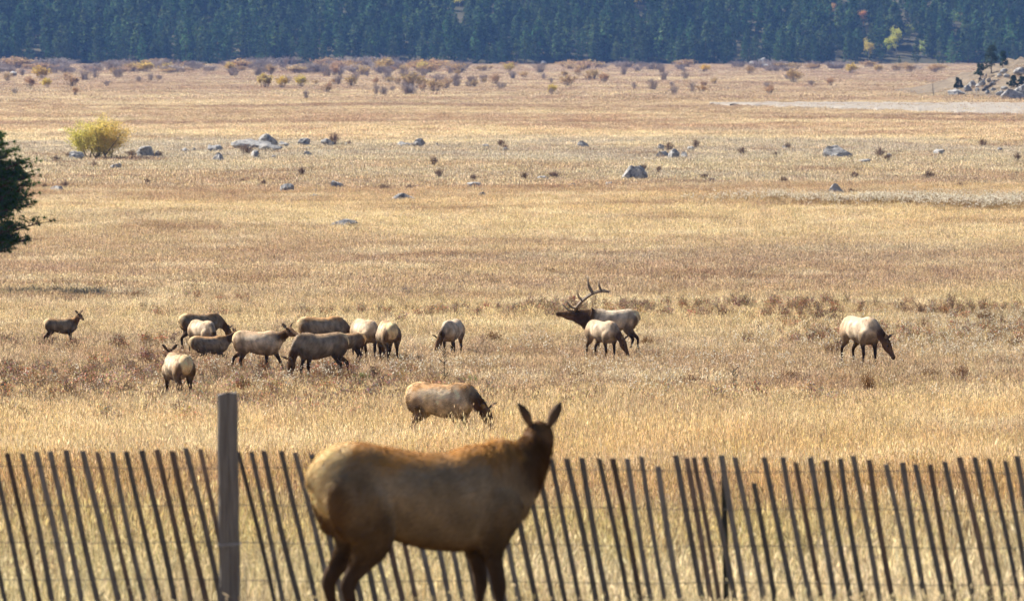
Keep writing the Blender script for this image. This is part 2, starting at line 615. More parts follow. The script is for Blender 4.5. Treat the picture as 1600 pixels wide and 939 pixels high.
def scatter_grass(name, y0, y1, dens, variants, hs=(0.8, 1.2), half=0.125, ws=1.0, taper=None):
    x, y = belt(y0, y1, dens, half)
    if taper:
        k = rs.uniform(0, 1, len(x)) < np.interp(y + 90 * patch_noise(x, y, 0.03, 9), [taper, y1], [1, 0]) ** 1.3
        x, y = x[k], y[k]
    n = len(x)
    z = gz(x, y)
    hh = 1.0 + 0.28 * patch_noise(x, y, 0.25, 3) + 0.22 * patch_noise(x, y, 0.9, 4)
    s = rs.uniform(hs[0], hs[1], n)
    hh = hh * np.interp(y, [24, 35.3, 37.5, 60], [0.5, 0.55, 0.8, 1.0])
    tl = rs.normal(0, 0.09, (n, 2)) + np.array([0.02, 0.03])
    idx = rs.randint(0, len(variants), n)
    return scatter(name, np.stack([x, y, z], 1), rs.uniform(0, 6.28, n), np.stack([s * ws, s * ws, s * hh], 1), tl, idx, variants)


gA = [grass_tuft(10 + i, 46, 0.24, 0.30, 0.56, 0.0055, 0.35, 0.35) for i in range(6)]
gB = [grass_tuft(30 + i, 46, 0.30, 0.13, 0.33, 0.009, 0.35, 0.5) for i in range(6)]
gC = [grass_tuft(50 + i, 44, 0.55, 0.15, 0.32, 0.016, 0.3, 0.5) for i in range(5)]
gD = [grass_tuft(70 + i, 44, 1.2, 0.09, 0.20, 0.040, 0.2, 0.6) for i in range(4)]
scatter_grass('meadow_grass_near', 24, 112, 10, gA, half=0.135)
scatter_grass('meadow_grass_herd', 112, 210, 7, gB)
scatter_grass('meadow_grass_middle', 210, 410, 3.6, gC)
scatter_grass('meadow_grass_far', 410, 1050, 0.75, gD, taper=620)


scatter_grass('meadow_grass_distant', 950, 2330, 0.045, gD, hs=(0.7, 1.5), ws=2.0)


# brown weedy stems mixed into the grass round the herd
def weed_tuft(seed):
    rg = random.Random(seed)
    mb = MB()
    base = rg.choice([(0.42, 0.26, 0.14), (0.46, 0.34, 0.22), (0.34, 0.23, 0.15), (0.56, 0.45, 0.30)])
    for i in range(16):
        a = rg.uniform(0, 6.28); sp_ = rg.uniform(.02, .22); h = rg.uniform(.28, .55)
        g = rg.uniform(.6, 1.3)
        c = tuple(q * g for q in base)
        p0 = Vector((0, 0, -.02)); e = Vector((math.cos(a) * sp_, math.sin(a) * sp_, h)); m = p0.lerp(e, .5) * 1.0
        mb.tube([p0, m, e], [.005, .004, .003], 3, c, False)
        for k in range(5):
            q = m.lerp(e, rg.random()); d = Vector((rg.gauss(0, .05), rg.gauss(0, .05), rg.uniform(.02, .09)))
            mb.tube([q, q + d], [.003, .003], 3, c, False)
            w = rg.uniform(.012, .022)
            t = q + d
            mb.poly([t + Vector((w, 0, 0)), t + Vector((0, w * .5, w)), t - Vector((w, 0, 0)), t - Vector((0, w * .5, w))], tuple(q_ * rg.uniform(.9, 1.7) for q_ in c))
    return mb.build('weed_tuft', m_weed, link=False)


m_weed = leafy_mat('weed_stems', 'attr', 0.35, 0.4, 0.03)
wv = [weed_tuft(900 + i) for i in range(7)]
x, y = belt(100, 205, 1.7)
k = (patch_noise(x, y, 0.16, 21) + 0.6 * patch_noise(x, y, 0.5, 22) + np.interp(y, [100, 118, 160, 205], [-.3, .12, .12, -.25]) + rs.uniform(-.12, .12, len(x))) > 0.17
x, y = x[k], y[k]
n = len(x)
s_ = rs.uniform(.6, 1.15, n)
scatter('meadow_weeds', np.stack([x, y, gz(x, y)], 1), rs.uniform(0, 6.28, n), np.stack([s_, s_, s_], 1), rs.normal(0, .1, (n, 2)), rs.randint(0, 7, n), wv)

# white seed heads in the meadow
def seed_plant(seed):
    rg = random.Random(seed)
    mb = MB()
    for i in range(5):
        a = rg.uniform(0, 6.28); r = rg.uniform(0, 0.15)
        h = rg.uniform(0.3, 0.55)
        x, y = r * math.cos(a), r * math.sin(a)
        tx, ty = x + rg.uniform(-.08, .08), y + rg.uniform(-.08, .08)
        mb.tube([(x, y, 0), (tx, ty, h)], 0.0025, 3, (0.50, 0.38, 0.22), False)
        for q in range(rg.randint(1, 3)):
            cx, cy, cz = tx + rg.uniform(-.05, .05), ty + rg.uniform(-.05, .05), h + rg.uniform(-.06, .03)
            s = rg.uniform(0.008, 0.017)
            k = rg.uniform(0.8, 0.92)
            c = (k * 1.03, k * .97, k * .82)
            for (ax, ay, az) in ((1, 0, .3), (0, 1, .3), (.7, .7, -.3)):
                mb.poly([(cx + ax * s, cy + ay * s, cz + az * s), (cx - ay * s * .3, cy + ax * s * .3, cz + s), (cx - ax * s, cy - ay * s, cz - az * s), (cx + ay * s * .3, cy - ax * s * .3, cz - s)], c)
    return mb.build('seed_plant', m_seed, link=False)


m_seed = leafy_mat('seed_fluff', 'attr', 0.55, 0.2)
sp = [seed_plant(i) for i in range(5)]
pl = []
for (cx, cy, sx, sy, n) in [(1450, 540, 110, 18, 300), (1570, 545, 60, 25, 150), (700, 590, 60, 14, 60), (1010, 600, 90, 20, 80), (480, 600, 80, 16, 60),
                            (1200, 560, 120, 25, 80), (900, 560, 60, 20, 40), (300, 620, 160, 25, 60), (1100, 640, 250, 30, 60)]:
    for i in range(n):
        pl.append(at(rs.normal(cx, sx), min(690, max(480, rs.normal(cy, sy)))))
for i in range(1500):       # pale flowering strip far right
    px = 1060 + 590 * math.sqrt(rs.uniform(0, 1))
    w = (px - 1060) / 590
    if mnoise.noise(Vector((px * .02, 5, 0))) + rs.uniform(-.5, .6) < -0.1: continue
    pl.append(at(px, 316 + 9 * w + 2 * math.sin(px * .03) + rs.normal(0, 2.0 + 2.6 * w)))
pl = np.array([tuple(p) for p in pl])
n = len(pl)
sc_ = np.where(pl[:, 1] > 250, 3.2, 1.0) * rs.uniform(0.8, 1.3, n)
scatter('white_seed_heads', pl, rs.uniform(0, 6.28, n), np.stack([sc_, sc_, np.minimum(sc_, 1.5)], 1), rs.normal(0, .1, (n, 2)), rs.randint(0, 5, n), sp)


# ------------------------------------------------------------------ elk
def catmull(P, sub):
    P = np.asarray(P, float)
    out_ = []
    n = len(P)
    for i in range(n - 1):
        p0, p1, p2, p3 = P[max(i - 1, 0)], P[i], P[i + 1], P[min(i + 2, n - 1)]
        for k in range(sub):
            t = k / sub
            out_.append(0.5 * ((2 * p1) + (-p0 + p2) * t + (2 * p0 - 5 * p1 + 4 * p2 - p3) * t * t + (-p0 + 3 * p1 - 3 * p2 + p3) * t ** 3))
    out_.append(P[-1])
    return np.array(out_)


TAN = np.array((0.62, 0.50, 0.365)); GREY = np.array((0.40, 0.33, 0.255)); RUF = np.array((0.50, 0.275, 0.115)); MANE = np.array((0.10, 0.052, 0.026))
MANE2 = np.array((0.17, 0.09, 0.042)); LEG = np.array((0.085, 0.052, 0.033)); CREAM = np.array((0.86, 0.63, 0.35)); FACE = np.array((0.15, 0.088, 0.048))
DARK = np.array((0.022, 0.015, 0.012)); EARC = np.array((0.16, 0.10, 0.06))


class Body:
    """closed lofts that are fused into one skin"""
    def __init__(s):
        s.v = []; s.f = []; s.rings = []

    def loft(s, rows, lat, sub=4, n=18, part=''):
        # rows: x, y, z, vertical radius, lateral radius ; colours are looked up later by ring
        A = catmull(rows, sub)
        A[:, 3:] = np.maximum(A[:, 3:], 0.006)
        m = len(A)
        base = len(s.v)
        for i in range(m):
            p = Vector(A[i, :3])
            t = Vector(A[min(i + 1, m - 1), :3]) - Vector(A[max(i - 1, 0), :3])
            t.normalize()
            l = Vector(lat(i / (m - 1)) if callable(lat) else lat)
            l = (l - t * l.dot(t)).normalized()
            u = t.cross(l)
            for k in range(n):
                th = 2 * math.pi * k / n
                s.v.append(tuple(p + u * math.sin(th) * A[i, 3] + l * math.cos(th) * A[i, 4]))
            s.rings.append((p.x, p.y, p.z, (A[i, 3] + A[i, 4]) / 2, part, i / (m - 1)))
        for i in range(m - 1):
            for k in range(n):
                k2 = (k + 1) % n
                s.f.append((base + i * n + k, base + i * n + k2, base + (i + 1) * n + k2, base + (i + 1) * n + k))
        s.f.append(tuple(base + k for k in range(n))[::-1])
        s.f.append(tuple(base + (m - 1) * n + k for k in range(n)))


def dirv(pitch, yaw):
    return np.array((math.cos(R(pitch)) * math.cos(R(yaw)), math.cos(R(pitch)) * math.sin(R(yaw)), math.sin(R(pitch))))


def ear_mesh(base, d, inner, size, width):
    """cupped leaf-shaped ear with thickness: base point, length direction, direction its hollow faces"""
    d = np.array(d) / np.linalg.norm(d)
    inner = np.array(inner) - d * np.dot(inner, d); inner /= np.linalg.norm(inner)
    w = np.cross(d, inner)
    V = []; Fc = []; C = []
    prof = [(0.0, 0.35), (0.15, 0.62), (0.35, 0.95), (0.55, 1.0), (0.75, 0.78), (0.9, 0.42), (1.0, 0.05)]
    cr = (-1, -0.6, 0, 0.6, 1)
    for side in (0, 1):
        for (t, q) in prof:
            for a in cr:
                depth = (1 - a * a) * 0.40 * width * q + (0.014 if side == 0 else 0) * (1 - abs(a) * 0.6)
                p = np.array(base) + d * size * t + w * a * width * q * 0.5 - inner * depth * (1 - 0.3 * t) - inner * 0.02 * math.sin(t * 2.5)
                V.append(p)
                if side: C.append(np.array((0.30, 0.24, 0.18)) * (1 - 0.5 * abs(a) ** 3) * (1.0 - 0.35 * t))
                else: C.append(EARC * (1.0 - 0.75 * t ** 2))
    nr, nc = len(prof), len(cr)
    for side in (0, 1):
        o = side * nr * nc
        for i in range(nr - 1):
            for k in range(nc - 1):
                q = (o + i * nc + k, o + i * nc + k + 1, o + (i + 1) * nc + k + 1, o + (i + 1) * nc + k)
                Fc.append(q if side else q[::-1])
    for i in range(nr - 1):
        for k in (0, nc - 1):
            q = (i * nc + k, (i + 1) * nc + k, nr * nc + (i + 1) * nc + k, nr * nc + i * nc + k)
            Fc.append(q)
    return V, Fc, C


def smoothstep(x, a, b):
    t = np.clip((x - a) / (b - a), 0, 1)
    return t * t * (3 - 2 * t)


def make_elk(label, px, py, yaw, scale, neck, head, legs=(0, 0, 0, 0), fat=1.0, bull=False, calf=False, lying=False, hairs=4000,
             voxel=0.022, group='elk in the meadow', neck_len=0.62, rump_up=0.0, tint=1.0, rufous=0.5, seed=0, ear_spread=0.75, hair_len=0.035, dz=0.0, neck_fat=1.0, ear=1.0, patchy=1.0, name='elk'):
    """neck: (pitch0, yaw0, pitch1, yaw1) bends from chest to poll ; head: (pitch, yaw) ; legs: swing in degrees LF RF LH RH"""
    B = Body()
    low = 0.46 if lying else 0.0
    fw = fat
    T = [(-0.785, 1.14, 1.03, .045), (-0.755, 1.235, 0.94, .115), (-0.68, 1.315, .86, .175), (-0.52, 1.362, .80, .225), (-0.34, 1.345, .765, .255), (-0.18, 1.328, .72, .285),
         (0.0, 1.318, .672, .302), (0.18, 1.318, .645, .290), (0.34, 1.362, .645, .245), (0.47, 1.352, .68, .205), (0.60, 1.25, .755, .165), (0.70, 1.11, .86, .095)]
    rows = []
    for (x, t, b, w) in T:
        ru = rump_up * max(0, -x) / 0.6
        if bull and x > 0.2: b -= 0.02
        mid, hh = (t + b) / 2, (t - b) / 2
        rows.append((x, 0, mid - low + ru, hh * (1 + (fat - 1) * 0.4), w * fw))
    B.loft(rows, (0, 1, 0), 5, 24, 'torso')
    # withers and hip bones
    # neck
    nb = np.array((0.47, 0.0, 1.09 - low))
    pts = [np.array((0.30, 0, 1.05 - low)), nb]
    p = nb.copy()
    K = 6
    L = neck_len * (1.12 if bull else 1.0) * (0.88 if calf else 1)
    for k in range(K):
        f = (k + 0.5) / K
        d = dirv(neck[0] + (neck[2] - neck[0]) * f, neck[1] + (neck[3] - neck[1]) * f)
        p = p + d * L / K
        pts.append(p.copy())
    big = 1.62 if bull else neck_fat
    rv = [0.25, 0.275, 0.25 * big, 0.205 * big, 0.165 * big, 0.138 * big, 0.122 * big, 0.112 * (1 + (big - 1) * .8)]
    rl = [0.15, 0.175, 0.150 * big, 0.125 * big, 0.104 * big, 0.092 * big, 0.085 * big, 0.082 * (1 + (big - 1) * .6)]
    def nlat(f):
        a = R(neck[1] + (neck[3] - neck[1]) * max(0, f * 1.25 - 0.25))
        return (-math.sin(a), math.cos(a), 0)
    if bull: pts = [q - np.array((0, 0, 0.07 * math.sin(min(1, k / 4) * math.pi * .75))) for k, q in enumerate(pts)]
    B.loft([(*pts[i], rv[i], rl[i]) for i in range(len(pts))], nlat, 4, 18, 'neck')
    poll = pts[-1]
    hd = dirv(*head)
    hl = np.array((-math.sin(R(head[1])), math.cos(R(head[1])), 0.0))
    hu = np.cross(hd, hl)
    hs = 1.0 if calf else (1.12 if bull else 1.1)
    ht = 1.3 if bull else 1.06
    H = [(-0.075, 0.0, .055, .05), (-0.03, 0.0, .092, .082), (0.06, -0.02, .112, .090), (0.15, -0.028, .100, .078), (0.25, -0.024, .074, .058),
         (0.34, -0.026, .056, .046), (0.40, -0.032, .054, .047), (0.435, -0.034, .046, .040), (0.455, -0.036, .022, .02)]
    B.loft([(*(poll + hd * a * hs + hu * (b + 0.01) * hs), rv_ * hs * ht, rl_ * hs * ht) for (a, b, rv_, rl_) in H], tuple(hl), 4, 16, 'head')
    # legs
    def leg(chain, side, swing, pivot, part, knee_i, lift=0.0):
        rows = []
        for i, (x, y, z, ra, rb) in enumerate(chain):
            a = R(swing)
            dx, dzz = x - pivot[0], z - pivot[1]
            if dzz < 0:
                k = min(1, -dzz / 0.25)
                X = pivot[0] + dx * math.cos(a * k) - dzz * math.sin(a * k)
                Z = pivot[1] + dx * math.sin(a * k) + dzz * math.cos(a * k)
            else:
                X, Z = x, z
            rows.append((X, y * side * (1 + (fat - 1) * .7), Z, ra, rb))
        zmin = min(r[2] for r in rows)
        if zmin < 0.02:     # keep the hoof on the ground
            rows = [(r[0], r[1], r[2] if r[2] > .7 else .7 - (.7 - r[2]) * (.68 / (.7 - zmin)), r[3], r[4]) for r in rows]
        B.loft(rows, (0, 1, 0), 4, 14, part)
    FL = [(0.40, .13, 1.08, .10, .05), (0.44, .17, .95, .165, .10), (0.405, .178, .80, .125, .088), (0.385, .155, .66, .075, .062), (0.41, .14, .52, .055, .050),
          (0.425, .13, .415, .052, .047), (0.42, .128, .34, .036, .034), (0.42, .126, .22, .030, .029), (0.425, .126, .125, .040, .036), (0.45, .126, .06, .040, .038), (0.475, .126, .02, .050, .042), (0.48, .126, .0, .048, .040)]
    HL = [(-0.50, .12, 1.20, .16, .07), (-0.51, .165, 1.05, .225, .115), (-0.475, .185, .89, .205, .115), (-0.465, .172, .765, .155, .092), (-0.53, .15, .655, .095, .066), (-0.62, .138, .565, .063, .048),
          (-0.675, .13, .49, .056, .043), (-0.675, .128, .40, .043, .037), (-0.66, .126, .26, .034, .031), (-0.65, .126, .13, .042, .037), (-0.625, .126, .06, .042, .038), (-0.60, .126, .02, .050, .042), (-0.595, .126, .0, .048, .04)]
    if not lying:
        leg(FL, 1, legs[0], (0.42, 0.95), 'foreleg', 5)
        leg(FL, -1, legs[1], (0.42, 0.95), 'foreleg', 5)
        leg(HL, 1, legs[2], (-0.48, 0.98), 'hindleg', 6)
        leg(HL, -1, legs[3], (-0.48, 0.98), 'hindleg', 6)
    else:
        for s_ in (1, -1):
            B.loft([(0.42, .15 * s_, .52, .14, .08), (0.36, .19 * s_, .30, .10, .07), (0.42, .22 * s_, .17, .065, .055), (0.68, .20 * s_, .10, .05, .045), (0.72, .19 * s_, .06, .04, .04),
                    (0.55, .20 * s_, .045, .035, .034), (0.40, .21 * s_, .04, .04, .038)], (0, 1, 0), 4, 12, 'foreleg')
            B.loft([(-0.48, .16 * s_, .62, .21, .10), (-0.36, .24 * s_, .40, .18, .10), (-0.20, .29 * s_, .22, .11, .08), (-0.42, .31 * s_, .12, .07, .055), (-0.60, .30 * s_, .08, .05, .045),
                    (-0.40, .32 * s_, .05, .036, .034), (-0.18, .33 * s_, .04, .04, .038)], (0, 1, 0), 4, 12, 'hindleg')
    # tail
    ru = rump_up * 1.25
    B.loft([(-0.70, 0, 1.22 - low + ru, .03, .03), (-0.765, 0, 1.17 - low + ru, .030, .030), (-0.795, 0, 1.09 - low + ru, .026, .026), (-0.79, 0, 1.03 - low + ru, .014, .014)], (0, 1, 0), 4, 10, 'tail')

    # fuse
    me = bpy.data.meshes.new('elk_tmp')
    me.from_pydata(B.v, [], B.f)
    tmp = bpy.data.objects.new('elk_tmp', me)
    col.objects.link(tmp)
    rm = tmp.modifiers.new('r', 'REMESH'); rm.mode = 'VOXEL'; rm.voxel_size = voxel
    sm = tmp.modifiers.new('s', 'SMOOTH'); sm.factor = 0.5; sm.iterations = 9
    dg = bpy.context.evaluated_depsgraph_get()
    ev = tmp.evaluated_get(dg)
    em = ev.to_mesh()
    nv = len(em.vertices)
    V = np.empty(nv * 3, np.float32); em.vertices.foreach_get('co', V); V = V.reshape(-1, 3).astype(float)
    NRM = np.empty(nv * 3, np.float32); em.vertices.foreach_get('normal', NRM); NRM = NRM.reshape(-1, 3).astype(float)
    Fc = [tuple(p_.vertices) for p_ in em.polygons]
    ev.to_mesh_clear()
    bpy.data.objects.remove(tmp)
    bpy.data.meshes.remove(me)

    # colours of the coat
    rg = np.random.RandomState(seed + 100)
    RC = np.array([r[:3] for r in B.rings]); RR = np.array([r[3] for r in B.rings])
    D = np.linalg.norm(V[:, None, :] - RC[None], axis=2) / RR[None]
    W = np.exp(-((np.maximum(D - D.min(1, keepdims=True), 0)) / 0.16) ** 2)
    parts = [r[4] for r in B.rings]; ts = np.array([r[5] for r in B.rings])
    ringcol = np.zeros((len(parts), 3))
    body = TAN * (1.0 if hairs > 30000 else (1.12 if np.max(tint) >= .95 else .82)) * np.array(tint)
    for i, (pn, t) in enumerate(zip(parts, ts)):
        if pn == 'torso': c = body
        elif pn == 'neck':
            mm = MANE if (bull or not calf) else MANE2
            c = body + (mm - body) * smoothstep(np.array(t), 0.08 if not bull else 0.0, 0.36 if not bull else 0.22)
        elif pn == 'head': c = MANE2 * (1 - t) + FACE * t if t < 0.8 else DARK
        elif pn == 'foreleg': hb = body * np.array((0.78, 0.70, 0.62)); c = hb + (LEG - hb) * smoothstep(np.array(t), 0.08, 0.36)
        elif pn == 'hindleg': hb = body * np.array((0.72, 0.64, 0.56)); c = hb + (LEG - hb) * smoothstep(np.array(t), 0.12, 0.42)
        else: c = RUF * 0.55
        ringcol[i] = c
    C = (W[:, :, None] * ringcol[None]).sum(1) / W.sum(1)[:, None]
    ip = np.argmin(D, 1)
    ptype = np.array(parts)[ip]
    x, y, z = V[:, 0], V[:, 1], V[:, 2] + low
    tors = (ptype == 'torso') | (ptype == 'hindleg') | (ptype == 'foreleg') | ((ptype == 'neck') & (V[:, 0] < 0.62))
    nz = np.array([mnoise.noise(Vector(v * 5) + Vector((seed, 0, 0))) for v in V])
    nz2 = np.array([mnoise.noise(Vector((v[0] * 9, v[1] * 9, v[2] * 3)) + Vector((seed, 5, 0))) for v in V])
    # browner back with a sunlit band painted in, warm under the belly line
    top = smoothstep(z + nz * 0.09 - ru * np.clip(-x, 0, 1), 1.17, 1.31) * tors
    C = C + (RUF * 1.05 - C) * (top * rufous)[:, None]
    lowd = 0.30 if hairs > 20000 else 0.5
    lowf = smoothstep(-(z + nz * 0.10), -1.08, -0.78) * ((ptype == 'torso') | (ptype == 'hindleg') | (ptype == 'foreleg'))  # brown lower coat, darkened further to paint shade into the flanks
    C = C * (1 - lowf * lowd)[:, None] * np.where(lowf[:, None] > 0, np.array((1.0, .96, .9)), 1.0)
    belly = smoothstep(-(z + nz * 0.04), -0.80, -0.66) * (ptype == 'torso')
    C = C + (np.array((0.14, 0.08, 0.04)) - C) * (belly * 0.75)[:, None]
    # rump patch: a wedge under the tail, dark on both sides of it
    q = -x + nz * 0.03 + np.where(z > 1.2, (z - 1.2) * 0.9, 0)
    hind = (ptype == 'torso') | (ptype == 'hindleg')
    wedge = smoothstep(0.055 + np.clip(z - 0.72, 0, 1) * 0.27 - np.abs(y) + nz * 0.02, -0.025, 0.03)
    rp = smoothstep(q, 0.62, 0.69) * (z > 0.70) * hind * wedge
    back_face = smoothstep(-NRM[:, 0] + np.maximum(0, NRM[:, 2]) * 0.5, 0.10, 0.5)
    edge = smoothstep(q, 0.57, 0.65) * hind * (1 - rp) * smoothstep(-z, -1.26, -1.10) * smoothstep(z, 0.5, 0.7)
    C = C + (MANE2 * 0.8 - C) * (edge * 0.8)[:, None]
    C = C + (CREAM - C) * (rp * back_face * 0.9)[:, None]
    # hooves and fine variation
    C = np.where((V[:, 2] < 0.055)[:, None] & ~np.array(lying), DARK, C)
    nz3 = np.array([mnoise.noise(Vector((v[0] * 16 + v[2] * 6, v[1] * 16, v[2] * 8)) + Vector((seed, 9, 3))) for v in V])
    C = C * np.clip(1 + (1.7 if hairs <= 30000 else 1.2) * patchy * (0.20 * nz + 0.22 * nz2 + 0.22 * nz3), 0.35, 1.7)[:, None]
    C = np.clip(C, 0.008, 0.9)

    # ears, joined into the same skin
    ear_b = poll + hu * 0.055 * hs - hd * 0.035 * hs
    allV = [V]; allF = list(Fc); allC = [C]
    cnt = len(V)
    es = ear * (0.22 if not bull else 0.21) * (1.0 if not calf else 1.02)
    for s_ in (1, -1):
        ed = hl * s_ * ear_spread + hu * 0.72 - hd * 0.22
        ev_, ef_, ec_ = ear_mesh(ear_b + hl * s_ * 0.055 * hs, ed, hd * 0.75 + hl * s_ * 0.55, es, es * 0.44)
        allV.append(np.array(ev_)); allC.append(np.array(ec_))
        allF += [tuple(q + cnt for q in f_) for f_ in ef_]
        cnt += len(ev_)
    VV = np.concatenate(allV); CC = np.concatenate(allC)
    g = at(px, py)
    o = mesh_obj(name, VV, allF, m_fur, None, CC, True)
    o.location = (g.x, g.y, g.z + dz)
    o.rotation_euler = (0, 0, R(yaw))
    o.scale = (scale,) * 3
    tag(o, label, 'elk', group)

    # eyes
    for s_ in (1, -1):
        c = poll + hd * 0.125 * hs + hu * 0.032 * hs + hl * s_ * 0.078 * hs
        mb = MB()
        rr = 0.021
        mb.tube([c - hl * s_ * rr, c - hl * s_ * rr * .5, c, c + hl * s_ * rr * .5, c + hl * s_ * rr * .95], [rr * .5, rr * .87, rr, rr * .87, rr * .3], 8, (0.01, 0.008, 0.006))
        mb.build('eye', m_eye, o, True)

    # coat of short hairs lying along the body
    tri = []
    for f_ in Fc:
        tri.append((f_[0], f_[1], f_[2]))
        if len(f_) == 4: tri.append((f_[0], f_[2], f_[3]))
    tri = np.array(tri)
    a, b_, c_ = V[tri[:, 0]], V[tri[:, 1]], V[tri[:, 2]]
    ar = np.linalg.norm(np.cross(b_ - a, c_ - a), axis=1)
    hairy = np.where(a[:, 2] + low > 0.62, 1.0, 0.05)
    pr = ar * hairy; pr /= pr.sum()
    hairs = int(hairs * (0.45 if hairs > 12000 else 0.6))
    pick = rg.choice(len(tri), hairs, p=pr)
    u, v = rg.rand(hairs), rg.rand(hairs)
    fl = u + v > 1; u[fl] = 1 - u[fl]; v[fl] = 1 - v[fl]
    P = a[pick] + (b_ - a)[pick] * u[:, None] + (c_ - a)[pick] * v[:, None]
    Nn = NRM[tri[pick, 0]]
    pt = ptype[tri[pick, 0]]
    nk = (pt == 'neck')
    flow = np.tile(np.array((-1.0, 0, -0.55)), (hairs, 1))
    flow[nk] = np.array((-0.25, 0, -1.0)) if neck[2] > -30 else np.array((0.1, 0, -0.8))
    flow[pt == 'head'] = -hd
    flow += rg.normal(0, 0.28, (hairs, 3))
    flow -= Nn * (flow * Nn).sum(1)[:, None]
    flow /= np.linalg.norm(flow, axis=1)[:, None] + 1e-6
    ln = hair_len * rg.uniform(0.6, 1.5, hairs) * np.where(nk, 2.2 if bull else 1.8, 1.0) * np.where(pt == 'head', 0.4, 1.0) * np.where(P[:, 2] + low < 0.6, 0.5, 1)
    wd = np.cross(flow, Nn) * (hair_len * 0.10 * rg.uniform(0.7, 1.4, hairs))[:, None]
    lift = rg.uniform(0.04, 0.26, hairs)
    tip = P + flow * ln[:, None] + Nn * (ln * lift)[:, None]
    mid = P + flow * (ln * 0.5)[:, None] + Nn * (ln * lift * 0.7)[:, None]
    HV = np.stack([P - wd - Nn * 0.004, P + wd - Nn * 0.004, mid + wd * .8, mid - wd * .8, tip], 1).reshape(-1, 3)
    k = np.arange(hairs) * 5
    HF = [(i, i + 1, i + 2, i + 3) for i in k] + [(i + 3, i + 2, i + 4) for i in k]
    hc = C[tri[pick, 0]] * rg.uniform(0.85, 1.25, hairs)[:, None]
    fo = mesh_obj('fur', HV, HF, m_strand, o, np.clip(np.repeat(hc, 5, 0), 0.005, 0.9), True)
    fo.data.normals_split_custom_set_from_vertices(np.repeat(Nn, 5, 0).tolist())     # lit like the coat they lie on
    tag(fo, kind='stuff')

    if bull:
        for s_ in (1, -1):
            mb = MB()
            # built in head space: back, out, up
            def hp(f, l_, u_):
                return Vector(poll + (hd * 0.9986 - hu * 0.05) * f + hl * s_ * l_ + (hu * 0.9986 + hd * 0.05) * u_ * 0.94)
            beam = [hp(0.0, 0.05, 0.08), hp(-0.05, 0.10, 0.17), hp(-0.14, 0.24, 0.32), hp(-0.29, 0.36, 0.50), hp(-0.48, 0.42, 0.66), hp(-0.67, 0.40, 0.75), hp(-0.86, 0.34, 0.78), hp(-1.00, 0.29, 0.76)]
            bm_ = [Vector(q) for q in catmull([tuple(q) for q in beam], 4)]
            mr = len(bm_)
            HC = (0.26, 0.19, 0.125); TC = (0.62, 0.52, 0.40)
            mb.tube(bm_, [0.050 * (1 - 0.62 * (i / (mr - 1)) ** 1.2) for i in range(mr)], 8, HC)
            def tine(i, ctl, tip_, r=0.031):
                c_ = catmull([tuple(bm_[i]), tuple(ctl), tuple(tip_)], 5)
                mm = len(c_)
                st = len(mb.v)
                mb.tube([Vector(q) for q in c_], [r * (1 - 0.85 * (k / (mm - 1)) ** 1.3) for k in range(mm)], 7, HC)
                for k in range(mm):
                    f = max(0, (k / (mm - 1) - 0.6) / 0.4)
                    for j in range(7):
                        mb.c[st + k * 7 + j] = tuple(HC[q] * (1 - f) + TC[q] * f for q in range(3))
            tine(2, hp(0.16, 0.14, 0.14), hp(0.36, 0.13, 0.32))
            tine(5, hp(0.10, 0.24, 0.24), hp(0.24, 0.27, 0.42))
            tine(11, hp(-0.12, 0.42, 0.56), hp(-0.05, 0.44, 0.78), 0.027)
            tine(17, hp(-0.40, 0.47, 0.90), hp(-0.34, 0.45, 1.20), 0.035)
            tine(22, hp(-0.69, 0.42, 0.92), hp(-0.67, 0.39, 1.08), 0.026)
            mb.build('antler', m_horn, o, True)
    return o


GR = (-12, 0, -62, 0)       # grazing neck
# the cow at the fence
make_elk('large brown cow elk standing close by at the slat fence, looking away', 668, 1021, 19, 0.985, (5, 22, 51, 52), (-22, 84), (-2, 3, 5, 11), fat=0.90, neck_fat=1.18, ear=0.86, patchy=0.8, hairs=60000, voxel=0.0165,
         rump_up=0.045, tint=(0.60, 0.56, 0.52), rufous=1.0, seed=1, hair_len=0.040, neck_len=0.58, ear_spread=0.45)
make_elk('shaggy cow elk grazing just beyond the fence behind the nearest elk', 692, 704, -24, 0.95, (-8, -8, -50, -18), (-58, -22), (4, -6, -3, 5), fat=1.04, patchy=1.5, hairs=22000,
         tint=0.98, rufous=0.75, seed=2, hair_len=0.045)
make_elk('cow elk seen from behind near the post, ears raised over its back', 278, 635, 112, 0.92, (16, -8, 26, -12), (0, 0), (5, -5, -4, 6), fat=1.0, hairs=7000, seed=3, tint=0.98, rufous=0.55)
make_elk('small brown calf elk standing alone at far left, facing the camera', 96, 545, 4, 0.73, (38, -12, 58, -40), (-22, -62), (2, -3, 6, -8), calf=True, hairs=4000, seed=4, tint=0.5, rufous=0.6)
make_elk('dark elk grazing with its rump to the left, hindmost of the left cluster', 314, 551, 20, 0.92, GR, (-58, 5), (3, -4, 4, -5), hairs=4000, seed=5, tint=0.5, rufous=0.6)
make_elk('pale elk with lowered head and arched back behind the resting elk', 317, 561, -58, 0.88, (-20, 0, -70, 0), (-70, 0), (3, -4, 4, -5), hairs=4000, seed=6, tint=1.0, rufous=0.4)
make_elk('brown elk resting low in the grass with head raised, facing right', 328, 568, 8, 0.80, (25, 5, 40, 8), (-6, 12), lying=True, hairs=4000, seed=7, tint=0.62, rufous=0.75, dz=0.12)
make_elk('cow elk walking right with head level, ears out', 404, 590, -18, 0.95, (16, -2, 44, -8), (-12, -30), (22, -14, -16, 18), fat=1.05, hairs=6000, seed=8, tint=1.0, rufous=0.5, neck_len=0.56)
make_elk('brown backed elk grazing behind the broad grey elk', 503, 563, 12, 0.98, GR, (-58, 5), (3, -4, 4, -5), fat=1.05, hairs=5000, seed=9, tint=0.7, rufous=0.85)
